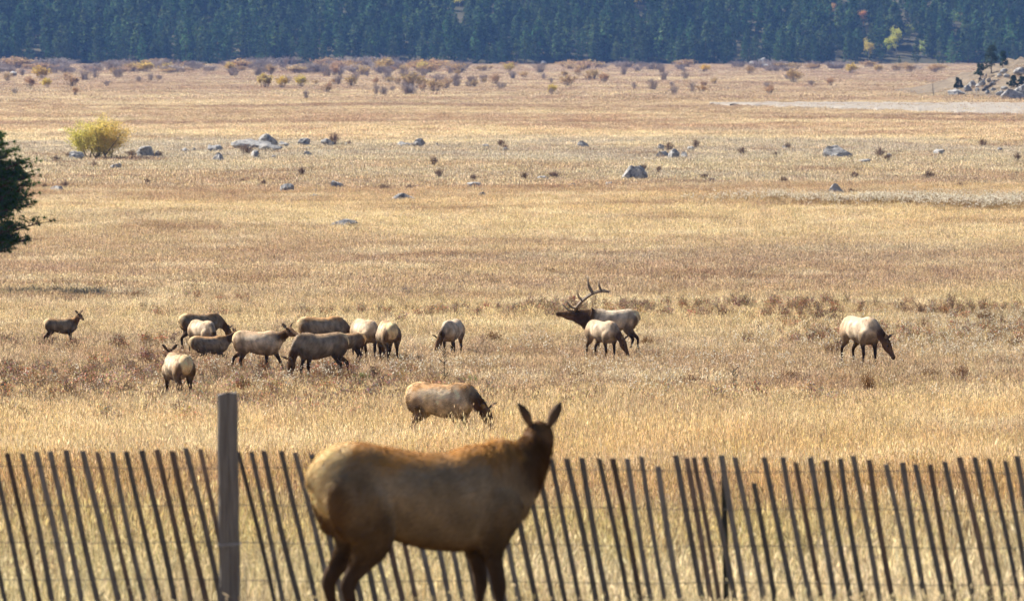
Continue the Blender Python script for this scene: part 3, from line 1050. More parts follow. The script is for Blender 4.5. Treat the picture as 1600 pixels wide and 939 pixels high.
make_elk('broad grey brown elk facing left with head down in the grass', 500, 600, 200, 1.0, (-28, 8, -80, 20), (-78, 20), (-6, 5, 16, -14), fat=1.05, hairs=7000, seed=10, tint=0.66, rufous=0.4)
make_elk('small brown calf elk half hidden behind the broad grey elk', 541, 573, 186, 0.74, (-8, 0, -50, 0), (-50, 0), (-6, 5, 12, 22), calf=True, hairs=3500, seed=11, tint=0.5, rufous=0.6)
make_elk('pale shaggy elk grazing toward the camera, left of the one seen from behind', 571, 569, -68, 0.98, (-15, 14, -64, 22), (-64, 25), (3, -4, 4, -5), hairs=5000, seed=12, tint=1.0, rufous=0.4)
make_elk('elk seen from behind with a golden rump patch and dark legs', 606, 574, 103, 1.0, GR, (-58, 0), (3, -4, 4, -5), fat=1.02, hairs=6000, seed=13, tint=0.95, rufous=0.6)
make_elk('lone elk grazing toward the camera with its head to the left, mid meadow', 706, 564, -106, 0.93, (-15, -14, -62, -26), (-62, -30), (3, -4, 4, -5), fat=1.02, hairs=5000, seed=14, tint=1.05, rufous=0.25)
make_elk('bull elk with large antlers and dark mane, muzzle raised to the left', 957, 556, 178, 1.08, (5, 0, 20, 0), (6, 0), (-3, 3, -6, 10), bull=True, hairs=9000, seed=15, tint=1.08, rufous=0.05, neck_len=0.60)
make_elk('pale cow elk grazing in front of the antlered bull', 942, 568, -58, 0.95, (-14, 8, -60, 22), (-60, 24), (3, -4, 4, -5), fat=1.02, hairs=5000, seed=16, tint=0.98, rufous=0.35)
make_elk('solitary cow elk grazing at far right, head down toward the camera', 1345, 578, -64, 1.12, (-10, 10, -58, 34), (-58, 36), (8, -6, 5, -7), fat=1.02, hairs=6000, seed=17, tint=1.05, rufous=0.35)
# ------------------------------------------------------------------ slat fence
FD = 35.6
fence = empty('slat_fence', (0, FD, float(gz(0, FD))))
tag(fence, 'leaning grey wooden slat fence wired together across the foreground', 'fence')
SF = F / FD
tops = [(11, 708), (34.6, 708), (56.5, 705), (78, 705), (103, 703), (129, 704.5), (152, 706), (175.5, 705.5), (197, 705), (221, 703), (245, 702), (269, 704.5), (290, 699.5), (313, 701),
        (372, 705), (392.6, 705), (412, 704), (439, 704), (461, 707), (487, 709)]
x_ = 510.0
rgf = random.Random(11)
while x_ < 855:
    tops.append((x_, 711 + rgf.uniform(-4, 4))); x_ += rgf.uniform(22.5, 24.5)
tops += [(861, 716), (885, 716), (909, 715), (936, 716), (957, 716), (980, 716), (1002, 713), (1028, 728), (1056, 711), (1073, 715), (1084, 714), (1101, 713), (1127, 711), (1148, 714),
         (1178, 754), (1194, 714), (1223, 714), (1243, 722), (1266, 714), (1290, 719), (1313, 716), (1333, 712), (1358, 718), (1384, 725), (1410, 722), (1430, 725), (1453, 725), (1476, 721),
         (1499, 714), (1523, 714), (1545, 716), (1571, 720), (1589, 712)]
tops = [(11 - 23.4 * k, 707 + rgf.uniform(-3, 3)) for k in range(14, 0, -1)] + tops + [(1589 + 23.4 * k, 714 + rgf.uniform(-5, 5)) for k in range(1, 10)]
wire_nodes = []
base_z = fence.location.z
for i, (px, py) in enumerate(tops):
    r = ray(px, py); t = FD / r.y
    top = Vector((t * r.x, 0, CAMZ + t * r.z - base_z))
    zb = float(gz(top.x, FD)) - base_z - 0.05
    tilt = math.tan(R(11.5 + rgf.uniform(-1.2, 1.2) + 1.0 * math.sin(px * 0.004)))
    wdt = (0.038 + rgf.uniform(-0.005, 0.005)) / 2
    th = 0.006
    L = top.z - zb
    mb = MB()
    k = rgf.uniform(0.65, 1.45)
    c = (0.21 * k, 0.19 * k, 0.175 * k) if rgf.random() > 0.25 else (0.22 * k, 0.16 * k, 0.13 * k)
    segs = 5
    yaw_ = rgf.uniform(-0.3, 0.3); bow = rgf.uniform(-0.016, 0.016)
    ring = []
    for s in range(segs + 1):
        f = s / segs
        cx = top.x + tilt * L * f + bow * math.sin(f * math.pi)
        zz = top.z - L * f
        cy = bow * 0.5 * math.sin(f * 3)
        skew = rgf.uniform(-0.004, 0.004) if s == 0 else 0
        row = []
        for (a, b_) in ((-1, -1), (1, -1), (1, 1), (-1, 1)):
            row.append(len(mb.v))
            mb.v.append((cx + a * wdt * math.cos(yaw_), cy + a * wdt * math.sin(yaw_) + b_ * th, zz + (a * skew if s == 0 else 0)))
            mb.c.append(c)
        ring.append(row)
    for s in range(segs):
        for q in range(4):
            q2 = (q + 1) % 4
            mb.f.append((ring[s][q], ring[s + 1][q], ring[s + 1][q2], ring[s][q2]))
    mb.f.append(tuple(ring[0])); mb.f.append(tuple(ring[-1])[::-1])
    mb.build('slat', m_wood, fence)
    wire_nodes.append((top.x, top.z, tilt, L, py))
# wires twisted round the slats
for wi, hgt in enumerate((0.095, 0.36, 0.62, 0.88)):
    for strand in (0, 1):
        pts = []
        for (tx, tz, tl, L, py) in wire_nodes:
            zz = -0.02 + (-hgt) + 0.0
            zt = (CAMZ + FD / ray(0, 712).y * ray(0, 712).z - base_z) + (tx * -0.006) - hgt
            pts.append((tx + tl * hgt, (0.010 if (len(pts) + strand) % 2 else -0.010), zt + 0.006 * math.sin(tx * 3 + wi)))
            pts.append((tx + tl * hgt + 0.052, (0.001 if strand else -0.001), zt - 0.004 + 0.006 * math.sin(tx * 3 + wi)))
        mb = MB()
        mb.tube(pts, 0.0026, 4, (0.10, 0.085, 0.075))
        mb.build('wire', m_metal, fence)
# square wooden post
pt = ray(355, 612); t = (FD - 0.10) / pt.y
ptop = Vector((t * pt.x, -0.10, CAMZ + t * pt.z - base_z))
mb = MB()
hw = 15.2 / SF
zb = float(gz(ptop.x, FD)) - base_z - 0.3
NS = 14
rows = []
for s in range(NS + 1):
    f = s / NS
    zz = ptop.z + (zb - ptop.z) * f
    row = []
    wob = 0.003 * math.sin(s * 1.7)
    for (a, b_) in ((-1, -0.8), (-0.8, -1), (0.05, -1.0), (0.10, -0.93), (0.16, -1.0), (0.8, -1), (1, -0.8), (1, 0.8), (0.8, 1), (-0.8, 1), (-1, 0.8)):
        row.append(len(mb.v))
        dz_ = 0.008 * a - (0.012 if abs(a) > .7 or abs(b_) > .99 else 0) if s == 0 else 0
        mb.v.append((ptop.x + 0.02 * f + a * hw * (1 + 0.08 * f) + wob, ptop.y + b_ * hw, zz + dz_))
        mb.c.append((0.27, 0.245, 0.225))
    rows.append(row)
for s in range(NS):
    for q in range(len(rows[0])):
        q2 = (q + 1) % len(rows[0])
        mb.f.append((rows[s][q], rows[s + 1][q], rows[s + 1][q2], rows[s][q2]))
mb.f.append(tuple(rows[0]))
po = mb.build('wooden_post', m_wood, fence)
po['label'] = 'square weathered wooden fence post'
mb = MB()       # wire loop round the post and a bright staple
zl = ptop.z - (852 - 612) / SF
for q in range(2):
    mb.tube([(ptop.x + 0.012 - hw * 1.12, ptop.y - hw * 1.06, zl + q * .012), (ptop.x + 0.012 + hw * 1.12, ptop.y - hw * 1.06, zl + 0.01 + q * .012), (ptop.x + 0.012 + hw * 1.12, ptop.y + hw * 1.06, zl + q * .012),
             (ptop.x + 0.012 - hw * 1.12, ptop.y + hw * 1.06, zl + q * .012), (ptop.x + 0.012 - hw * 1.12, ptop.y - hw * 1.06, zl + q * .012)], 0.0035, 5, (0.45, 0.45, 0.46))
mb.build('wire_loop', m_metal, fence)
# steel stake behind the slats on the right
r = ray(1131, 735); t = (FD + 0.06) / r.y
st = Vector((t * r.x, 0.06, CAMZ + t * r.z - base_z))
mb = MB()
zb = float(gz(st.x, FD)) - base_z - 0.3
for (w_, d_, ox, oy) in ((0.020, 0.005, 0, 0), (0.005, 0.020, 0, 0.024)):
    v0 = len(mb.v)
    for zz, xo in ((st.z, 0), (zb, 0.03)):
        for (a, b_) in ((-1, -1), (1, -1), (1, 1), (-1, 1)):
            mb.v.append((st.x + xo + ox + a * w_, st.y + oy + b_ * d_, zz)); mb.c.append((0.02, 0.022, 0.02))
    mb.f += [(v0, v0 + 4, v0 + 5, v0 + 1), (v0 + 1, v0 + 5, v0 + 6, v0 + 2), (v0 + 2, v0 + 6, v0 + 7, v0 + 3), (v0 + 3, v0 + 7, v0 + 4, v0), (v0, v0 + 1, v0 + 2, v0 + 3)]
so = mb.build('steel_stake', m_metal, fence)
so['label'] = 'dark steel stake behind the slats'
# ------------------------------------------------------------------ trees and shrubs
def leaf_quad(mb, p, size, rg, c):
    a = Vector((rg.gauss(0, 1), rg.gauss(0, 1), rg.gauss(0, 1))).normalized()
    b = a.cross(Vector((rg.gauss(0, 1), rg.gauss(0, 1), rg.gauss(0, 1)))).normalized()
    p = Vector(p)
    mb.poly([p - a * size * .6, p + b * size * .38, p + a * size * .6, p - b * size * .38], c)


def conifer_meshes(seed):
    """unit-height far conifer: trunk and a crown of drooping branch sprays"""
    rg = random.Random(seed)
    tr = MB(); cr = MB()
    tr.tube([(0, 0, -0.05), (0.004, 0, 0.5), (0, 0, 0.97)], [0.014, 0.009, 0.002], 5, (0.10, 0.075, 0.055))
    base = rg.uniform(.10, .22)
    for t in range(30):
        f = (t + rg.random()) / 30
        z = base + (0.97 - base) * f
        rad = 0.23 * (1 - f) ** 0.6 * (0.55 + 0.45 * min(1, f * 5)) * rg.uniform(.6, 1.25) + .012
        a = t * 2.4 + rg.uniform(-.5, .5)
        g = rg.uniform(0.55, 1.35)
        for q in range(9):
            r_ = rad * rg.uniform(.35, 1.05)
            aa = a + rg.gauss(0, .5)
            leaf_quad(cr, (math.cos(aa) * r_, math.sin(aa) * r_, z - r_ * .22 + rg.gauss(0, .016)), rg.uniform(.045, .085), rg,
                      (0.070 * g * rg.uniform(.8, 1.2), 0.115 * g, 0.046 * g))
    return tr, cr


con = []
for i in range(5):
    tr, cr = conifer_meshes(200 + i)
    both = MB()
    both.v = tr.v + cr.v; both.c = tr.c + cr.c
    both.f = tr.f + [tuple(q + len(tr.v) for q in f) for f in cr.f]
    con.append((tr.build('trunk', m_twig, link=False), cr.build('crown', m_forest, link=False), both.build('conifer', m_forest, link=False)))

aspens = [(1357, 83, 24, 'yellow aspen at the foot of the far forest, leftmost of the bright ones', (0.42, 0.36, 0.09)), (1386, 77, 18, 'small yellow green aspen just left of the tallest aspen', (0.38, 0.38, 0.10)),
          (1401, 72, 30, 'tallest yellow green aspen among the far dark conifers', (0.42, 0.40, 0.10)), (1442, 81, 18, 'small pale green aspen right of the tallest aspen', (0.32, 0.38, 0.12)),
          (1299, 25, 20, 'rust orange aspen high in the far forest', (0.38, 0.26, 0.10)), (1347, 36, 22, 'orange yellow aspen high in the far forest', (0.46, 0.27, 0.08)),
          (1489, 34, 20, 'light green aspen high in the far forest above the knoll', (0.25, 0.32, 0.10)), (1420, 56, 20, 'yellow green aspen above the tallest aspen', (0.34, 0.36, 0.10)), (718, 2, 20, 'yellow aspen at the top edge of the far forest, centre left', (0.46, 0.38, 0.08)),
          (998, 2, 20, 'yellow aspen at the top edge of the far forest, centre right', (0.46, 0.38, 0.08))]
YS2 = np.linspace(2376, 2900, 1600)
def at_hill(px, py):
    r = ray(px, py)
    t = YS2 / r.y
    zz = CAMZ + t * r.z
    k = int(np.argmax(zz <= hill_z(t * r.x, YS2)))
    return Vector((t[k] * r.x, YS2[k], float(hill_z(t[k] * r.x, YS2[k]))))


clear = []
for (px, py, hp_, lab, c0) in aspens:
    q = at_hill(px, py + hp_ * 0.45)
    s = hp_ / (F / q.y) * 1.35
    clear.append((q.x, q.y, s))
    rg = random.Random(int(px))
    root = empty('aspen_tree', q)
    tag(root, lab, 'tree', 'aspens in the far forest')
    mb = MB()
    mb.tube([(0, 0, -0.3), (0.1, 0, s * .45), (0, 0.1, s * .9)], [0.16, 0.11, 0.03], 6, (0.45, 0.43, 0.38))
    mb.build('trunk', m_twig, root)
    mb = MB()
    for k in range(16):
        a = rg.uniform(0, 6.28); z = s * rg.uniform(0.3, 0.95); r_ = s * 0.24 * rg.random() ** .5 * (1.15 - abs(z / s - .55))
        cx, cy = math.cos(a) * r_, math.sin(a) * r_
        for j in range(55):
            g = rg.uniform(0.7, 1.3)
            leaf_quad(mb, (cx + rg.gauss(0, s * .06), cy + rg.gauss(0, s * .06), z + rg.gauss(0, s * .06)), s * 0.045, rg, (c0[0] * g * 1.5, c0[1] * g * 1.5 * rg.uniform(.85, 1.1), c0[2] * g * 1.3))
    mb.build('crown', m_leaf, root)

nF = 6200
fx = rs.uniform(-440, 440, nF); fy = 2384 + 330 * rs.uniform(0, 1, nF) ** 1.15
fy = fy + 4 * np.sin(fx * 0.05) + 3 * np.sin(fx * 0.13)
keep = np.ones(nF, bool)
for (cx, cy, s) in clear:
    keep &= ~((np.abs(fx - cx) < s * 0.42) & (fy < cy + 2) & (fy > cy - 60))
fx, fy = fx[keep], fy[keep]; nF = len(fx)
fh = rs.uniform(9, 19, nF) * (1 + 0.18 * np.sin(fx * 0.03 + fy * 0.05))
fs = np.stack([fh * rs.uniform(.85, 1.25, nF), fh * rs.uniform(.85, 1.25, nF), fh], 1)
tag(scatter('conifer_forest', np.stack([fx, fy, hill_z(fx, fy) - 0.3], 1), rs.uniform(0, 6.28, nF), fs, rs.normal(0, .02, (nF, 2)), rs.randint(0, 5, nF), [c[2] for c in con]),
    'dense dark conifer forest covering the hillside behind the meadow', 'forest')
rgv = random.Random(77)
for i in range(64):     # front row trees, one by one
    x = -268 + 536 * (i + rgv.uniform(.1, .9)) / 64
    y = 2379 + rgv.uniform(-3, 3) + 3 * math.sin(x * .05)
    h = rgv.uniform(9, 15)
    if any(abs(x - cx) < s * .45 for (cx, cy, s) in clear[:4]): h *= 0.35
    root = empty('conifer_tree', (x, y, float(hill_z(x, y)) + 1.2), rgv.uniform(0, 6.28), h)
    tag(root, 'dark conifer in the front row of the far forest, ' + ('left third' if x < -89 else ('middle' if x < 89 else 'right third')) + ' of the view', 'tree', 'front row conifers of the far forest')
    for k in (0, 1):
        o = con[i % 5][k].copy(); col.objects.link(o); o.parent = root


def shrub_meshes(seed, stems=34, spread=0.8, leafc=None, nleaf=0, stemc=(0.30, 0.245, 0.215), leafs=0.05, wd=0.012):
    """unit-height shrub: fanning stems with side twigs, and leaves if any"""
    rg = random.Random(seed)
    st = MB(); lf = MB()
    for i in range(stems):
        a = rg.uniform(0, 6.28); sp_ = spread * rg.random() ** .7 * 0.75
        h = rg.uniform(0.55, 1.0) * (1 - 0.35 * sp_ / max(spread, .1))
        b0 = Vector((math.cos(a) * sp_ * .34, math.sin(a) * sp_ * .34, -0.08))
        m = Vector((math.cos(a) * sp_ * .5, math.sin(a) * sp_ * .5, h * .55))
        e = Vector((math.cos(a) * sp_ * .85 + rg.gauss(0, .05), math.sin(a) * sp_ * .85 + rg.gauss(0, .05), h))
        g = rg.uniform(.7, 1.35)
        c = tuple(q * g for q in stemc)
        st.tube([b0, m, e], [wd, wd * .7, wd * .3], 3, c, False)
        for k in range(5):
            f = rg.uniform(.35, .95)
            q = m.lerp(e, (f - .35) / .6)
            d = Vector((rg.gauss(0, .09), rg.gauss(0, .09), rg.uniform(.04, .2)))
            st.tube([q, q + d], [wd * .5, wd * .25], 3, c, False)
            if nleaf:
                for j in range(nleaf):
                    g2 = rg.uniform(.65, 1.3)
                    leaf_quad(lf, q + d * rg.random() + Vector((rg.gauss(0, .05), rg.gauss(0, .05), rg.gauss(0, .05))), leafs * rg.uniform(.6, 1.3), rg,
                              (leafc[0] * g2, leafc[1] * g2 * rg.uniform(.88, 1.08), leafc[2] * g2))
    return st, lf


def shrub_protos(n, seed, **kw):
    out_ = []
    for i in range(n):
        st, lf = shrub_meshes(seed + i, **kw)
        out_.append((st.build('stems', m_twig, link=False), lf.build('foliage', m_leaf, link=False) if lf.v else None))
    return out_


S_bare = shrub_protos(5, 400, stems=48, spread=1.0, wd=0.018, stemc=(0.40, 0.335, 0.305))
S_yel = shrub_protos(4, 420, stems=34, spread=1.1, leafc=(0.64, 0.50, 0.14), nleaf=5, leafs=0.10)
S_rust = shrub_protos(3, 440, stems=34, spread=1.0, leafc=(0.54, 0.38, 0.20), nleaf=4, leafs=0.08)
S_low = shrub_protos(5, 460, stems=60, spread=1.5, wd=0.016, stemc=(0.20, 0.135, 0.105), leafc=(0.22, 0.145, 0.10), nleaf=2, leafs=0.06)
S_weed = shrub_protos(4, 480, stems=55, spread=1.1, wd=0.010, stemc=(0.22, 0.125, 0.07), leafc=(0.27, 0.15, 0.07), nleaf=4, leafs=0.045)
S_green = shrub_protos(2, 490, stems=26, spread=1.3, wd=0.010, stemc=(0.20, 0.22, 0.08), leafc=(0.24, 0.30, 0.09), nleaf=5, leafs=0.07)


def put_shrub(protos, k, loc, h, wide, label, group, name='shrub', cat='shrub'):
    st, lf = protos[k % len(protos)]
    if lf is None:
        o = st.copy(); o.name = name; col.objects.link(o)
        o.location = loc; o.rotation_euler = (0, 0, k * 1.7); o.scale = (h * wide, h * wide, h)
    else:
        o = empty(name, loc, k * 1.7)
        o.scale = (h * wide, h * wide, h)
        for q in (st, lf):
            c = q.copy(); col.objects.link(c); c.parent = o
    tag(o, label, cat, group)
    return o


# far belt of willows in front of the forest (photo row, size in photo pixels)
for i in range(260):
    if i < 110:
        px, py, hp_ = rgv.uniform(-30, 720), rgv.uniform(104, 115), rgv.uniform(5, 12)
    elif i < 150:
        px, py, hp_ = rgv.uniform(700, 1500), rgv.uniform(105, 112), rgv.uniform(5, 9)
    else:
        px, py, hp_ = rgv.choice([rgv.uniform(-20, 330), rgv.gauss(560, 110), rgv.gauss(640, 60), rgv.uniform(700, 1100), rgv.uniform(-20, 1400)]), rgv.uniform(112, 149), rgv.uniform(6, 16)
    p = at(px, py)
    bare = rgv.random() < .6
    side = 'left third' if px < 533 else ('middle' if px < 1066 else 'right third')
    put_shrub(S_bare if bare else S_rust, i, p, hp_ / ppm(p) * (1.55 if i < 150 else 1.25), rgv.uniform(1.7, 3.2) if i < 150 else rgv.uniform(.8, 1.4),
              ('grey leafless' if bare else 'rusty brown') + (' willow shrub close under the forest, ' if i < 150 else ' willow shrub scattered on the far meadow, ') + side + ' of the view', 'willow shrubs of the far belt', 'willow_shrub')
yel = [(65, 124, 20, 1.1, 'yellowing willow at far left of the shrub belt'), (72, 137, 14, .9, 'small yellowing willow below the far left one'), (228, 113, 15, 1.4, 'wide yellow willow left of centre against the forest, left half'),
       (262, 113, 14, 1.4, 'wide yellow willow left of centre against the forest, right half'), (415, 137, 21, .9, 'tall yellow willow, left of a row of three'), (440, 137, 17, .9, 'yellow willow, middle of a row of three'), (470, 136, 17, .8, 'yellow willow, right of a row of three'),
       (360, 112, 14, 1.0, 'yellow tinged willow against the forest foot above the row of three'), (548, 112, 14, 1.0, 'rusty yellow willow against the forest foot near the centre'), (600, 110, 18, 1.2, 'tallest golden willow against the forest foot near the centre'), (660, 112, 14, 1.0, 'golden willow right of the tallest golden one'),
       (645, 138, 24, 1.2, 'large rusty willow clump in the middle of the shrub belt'), (863, 146, 13, .9, 'dark olive willow standing by itself right of centre'), (795, 113, 13, .9, 'vase shaped willow under the pale forest gap'), (1240, 129, 20, 1.2, 'large brown willow clump in the right half of the shrub belt'),
       (1298, 134, 13, 1.0, 'rounded grey willow right of the large brown clump'), (1330, 115, 15, 1.0, 'golden willow before the forest in the right half'), (1372, 113, 11, 1.0, 'small golden willow left of the aspens'), (1100, 112, 10, 1.5, 'low wide willow below the pale rock pile'), (1420, 113, 13, 1.2, 'tawny willow below the bright aspens'),
       (1460, 113, 12, 1.2, 'tawny willow left of the rocky knoll'), (1081, 144, 16, .8, 'lone bare shrub in the open below the pale rock pile'), (478, 154, 14, .7, 'lone bare sapling on the open meadow below the row of three')]
for i, (px, py, hp_, w, lab) in enumerate(yel):
    p = at(px, py)
    pr = S_bare if 'bare' in lab else (S_rust if ('rusty' in lab or 'brown' in lab or 'tawny' in lab or 'grey' in lab) else S_yel)
    put_shrub(pr, i, p, hp_ / ppm(p) * 1.1, w, lab, 'willow shrubs of the far belt', 'willow_shrub')

# low brush among the boulders: x, base row, height px, width factor
brush = [(385, 243, 13, 1.0), (523, 227, 14, .8), (545, 228, 6, 1), (472, 274, 10, .8), (678, 259, 11, .8), (686, 278, 11, .9), (412, 291, 8, .7), (380, 288, 7, .7), (1160, 242, 9, 1), (1045, 237, 11, .8), (1087, 233, 11, .7), (1375, 247, 12, .8), (1386, 252, 9, .9),
         (1450, 279, 9, 1.4), (783, 229, 8, 1.0), (790, 234, 6, 1), (740, 283, 8, .9), (866, 280, 9, 1.3), (820, 280, 8, 1.0), (600, 299, 8, 1.5), (640, 298, 7, 1.2), (1230, 234, 8, 1), (1212, 245, 6, 1), (1590, 252, 10, .8), (1535, 230, 10, .9), (1330, 305, 8, .8),
         (1335, 279, 8, 1.2), (1100, 281, 8, 1.0), (1110, 285, 6, 1.3), (1030, 270, 8, .7), (88, 254, 8, 1.2), (148, 262, 7, 1), (205, 246, 9, 1.3), (236, 246, 9, 1.2), (250, 247, 8, 1), (110, 248, 8, 1.2), (102, 296, 10, .8), (70, 297, 8, .9), (230, 288, 7, 1), (1005, 268, 9, .9), (1500, 296, 8, 1.4), (1225, 287, 8, 1.2)]
for i, (px, py, hp_, w) in enumerate(brush):
    p = at(px, py)
    put_shrub(S_low, i, p, hp_ / ppm(p) * 1.45, w * .75, 'low purplish brown brush in the boulder strewn meadow, ' + ('left third' if px < 533 else ('middle' if px < 1066 else 'right third')) + ' of the view', 'low brush in the middle meadow', 'brush')

weeds = [(1540, 510, 24, 1.0, 'rust brown weed clump at the right edge beyond the solitary elk'), (1357, 624, 40, .42, 'tall orange brown weed below the solitary elk'), (1455, 603, 26, 1.3, 'wide russet weed clump right of the tall orange weed'), (1500, 598, 24, 1.0, 'purplish weed clump right of the wide russet one'),
         (768, 541, 22, 1.1, 'reddish weed clump between the lone grazing elk and the bull'), (521, 676, 24, .6, 'brown weed left of the shaggy elk'), (632, 464, 16, .8, 'grey bush on the open meadow behind the herd'), (670, 466, 12, .9, 'small brown bush right of the grey bush behind the herd'),
         (1300, 560, 22, .8, 'dark weed at the feet of the solitary elk'), (1010, 545, 18, .9, 'brown weed just right of the bull'), (1130, 500, 16, 1.2, 'low brown weed between bull and solitary elk'), (905, 600, 22, 1.2, 'broad brown weed below the bull'), (1080, 610, 24, 1.2, 'broad russet weed in the meadow right of centre'),
         (1230, 600, 22, 1.3, 'broad purplish weed left of the tall orange weed'), (150, 600, 22, 1.3, 'brown weed left of the elk seen from behind'), (60, 640, 24, 1.0, 'reddish weed at the left edge above the fence'), (930, 690, 26, .7, 'rusty weed just above the fence right of the nearest elk'), (300, 455, 12, 1.6, 'low brown brush patch behind the left cluster'),
         (860, 430, 10, 1.8, 'low wide brown patch of brush far behind the bull')]
for i, (px, py, hp_, w, lab) in enumerate(weeds):
    p = at(px, py)
    put_shrub(S_weed if 'grey' not in lab else S_bare, i, p, hp_ / ppm(p) * 1.15, w, lab, 'weed clumps around the herd', 'weed_clump', 'weed')
for i, (px, py, hp_, w, lab) in enumerate([(566, 606, 16, .9, 'small green leafy plant below the calf'), (738, 606, 14, 1.1, 'small green leafy plant behind the shaggy elk')]):
    p = at(px, py)
    put_shrub(S_green, i, p, hp_ / ppm(p) * (1.55 if i < 150 else 1.25), w, lab, 'green plants in the dry grass', 'green_plant', 'plant')
# dead dark stalks
for (px, py, hp_, lab) in [(694, 606, 58, 'dark dried stalk standing behind the shaggy elk'), (1146, 618, 40, 'dark dried stalk standing alone in the golden grass')]:
    p = at(px, py)
    h = hp_ / ppm(p)
    rg = random.Random(px)
    mb = MB()
    mb.tube([(0, 0, 0), (.01, 0, h * .5), (-.01, 0, h)], [.012, .009, .004], 5, (0.07, 0.05, 0.035))
    for k in range(26):
        z = h * rg.uniform(.15, 1); a = rg.uniform(0, 6.28)
        e = Vector((math.cos(a), math.sin(a), .9)) * rg.uniform(.05, .16)
        mb.tube([(0, 0, z), Vector((0, 0, z)) + e], [.006, .008], 4, (0.09, 0.06, 0.04))
    o = mb.build('dried_stalk', m_twig)
    o.location = p
    tag(o, lab, 'dead plant', 'dead stalks')

# ---- yellow cottonwood bush
p = at(160, 247)
s1 = 1 / ppm(p)
root = empty('cottonwood_tree', p)
tag(root, 'yellow green cottonwood standing alone among boulders on the left', 'tree')
rg = random.Random(21)
mb = MB(); lf = MB()
tips = []
for i in range(13):
    a = rg.uniform(0, 6.28); sp_ = rg.uniform(.5, 3.0)
    b0 = Vector((rg.gauss(0, .8), rg.gauss(0, .4), -.2))
    e = Vector((math.cos(a) * sp_ + b0.x, math.sin(a) * sp_ * .8, rg.uniform(2.4, 3.7)))
    m = b0.lerp(e, .45) + Vector((rg.gauss(0, .15), rg.gauss(0, .15), .3))
    mb.tube([b0, m, e], [.07, .05, .02], 6, (0.20, 0.165, 0.13))
    for k in range(8):
        f = rg.uniform(.3, 1)
        q = b0.lerp(m, f / .5) if f < .5 else m.lerp(e, (f - .5) / .5)
        d = Vector((rg.gauss(0, .65), rg.gauss(0, .6), rg.uniform(-.1, .7)))
        mb.tube([q, q + d * .5, q + d], [.03, .02, .008], 4, (0.20, 0.165, 0.13))
        tips += [q + d * .6, q + d, q + Vector((rg.gauss(0, .3), rg.gauss(0, .3), -.4))]
for t in tips:
    if t.z < .45: t.z += .5
    n_ = rg.randint(40, 80)
    sh = rg.uniform(.75, 1.15)
    r_ = rg.uniform(.2, .42)
    for j in range(n_):
        g = sh * rg.uniform(.75, 1.25)
        q = t + Vector((rg.gauss(0, r_), rg.gauss(0, r_), rg.gauss(0, r_ * .7)))
        mixr = min(1, max(0, .5 + q.x * .16 + rg.gauss(0, .22)))
        c0 = (0.58 + .30 * mixr, 0.54 + .06 * mixr, 0.10 + .05 * mixr)
        leaf_quad(lf, q, rg.uniform(.08, .15), rg, tuple(k * g for k in c0))
mb.build('trunk', m_twig, root, True)
lf.build('crown', m_leaf, root)

# ---- pine at the left edge
p = at(-24, 462)
root = empty('pine_tree', p)
tag(root, 'dark green pine reaching into the left edge of the view', 'tree')
rg = random.Random(31)
tr = MB(); br = MB(); nd = MB()
tr.tube([(0, 0, -.3), (.05, 0, 2), (0, .05, 4.5), (.05, 0, 7.0)], [.24, .20, .14, .02], 9, (0.16, 0.10, 0.065))
def tuft(c, d, rg):
    g = rg.uniform(.7, 1.3)
    for k in range(34):
        v = (Vector(d) * .55 + Vector((rg.gauss(0, .6), rg.gauss(0, .6), rg.gauss(0, .6)))).normalized()
        L = rg.uniform(.13, .21)
        w = v.cross(Vector((rg.gauss(0, 1), rg.gauss(0, 1), rg.gauss(0, 1)))).normalized() * .009
        b = Vector(c) + v * .01
        gg = g * rg.uniform(.75, 1.25)
        nd.poly([b - w, b + w, b + v * L], (0.095 * gg, 0.170 * gg, 0.052 * gg))
z = 1.7
while z < 6.7:
    if 2.55 < z < 2.95:
        z += .2; continue
    f = (z - 1.5) / 5.5
    Lmax = 2.5 * max(.08, 1 - f ** 3.0) * (.70 if z < 2.3 else 1.0) * (1.0 + .12 * math.sin(z * 3))
    for k in range(6):
        a = rg.uniform(0, 6.28)
        L = Lmax * rg.uniform(.6, 1.08)
        up = rg.uniform(-.05, .45)
        d = Vector((math.cos(a), math.sin(a), up))
        b0 = Vector((0, 0, z + rg.uniform(-.12, .12)))
        e = b0 + d * L + Vector((0, 0, .15 * L * rg.random()))
        m = b0.lerp(e, .5) - Vector((0, 0, .06 * L))
        br.tube([b0, m, e], [.045, .03, .012], 5, (0.14, 0.09, 0.06))
        for t in range(int(10 + L * 16)):
            f2 = rg.uniform(.3, 1)
            q = b0.lerp(m, f2 / .5) if f2 < .5 else m.lerp(e, (f2 - .5) / .5)
            s_ = Vector((rg.gauss(0, .26), rg.gauss(0, .26), rg.uniform(.0, .22))) * (.6 + L * .25)
            br.tube([q, q + s_], [.012, .007], 3, (0.13, 0.085, 0.055), False)
            tuft(q + s_, (s_ + d * .3).normalized(), rg)
    z += rg.uniform(.20, .30)
tr.build('trunk', m_twig, root, True)
br.build('branches', m_twig, root)
nd.build('crown', m_needle, root)
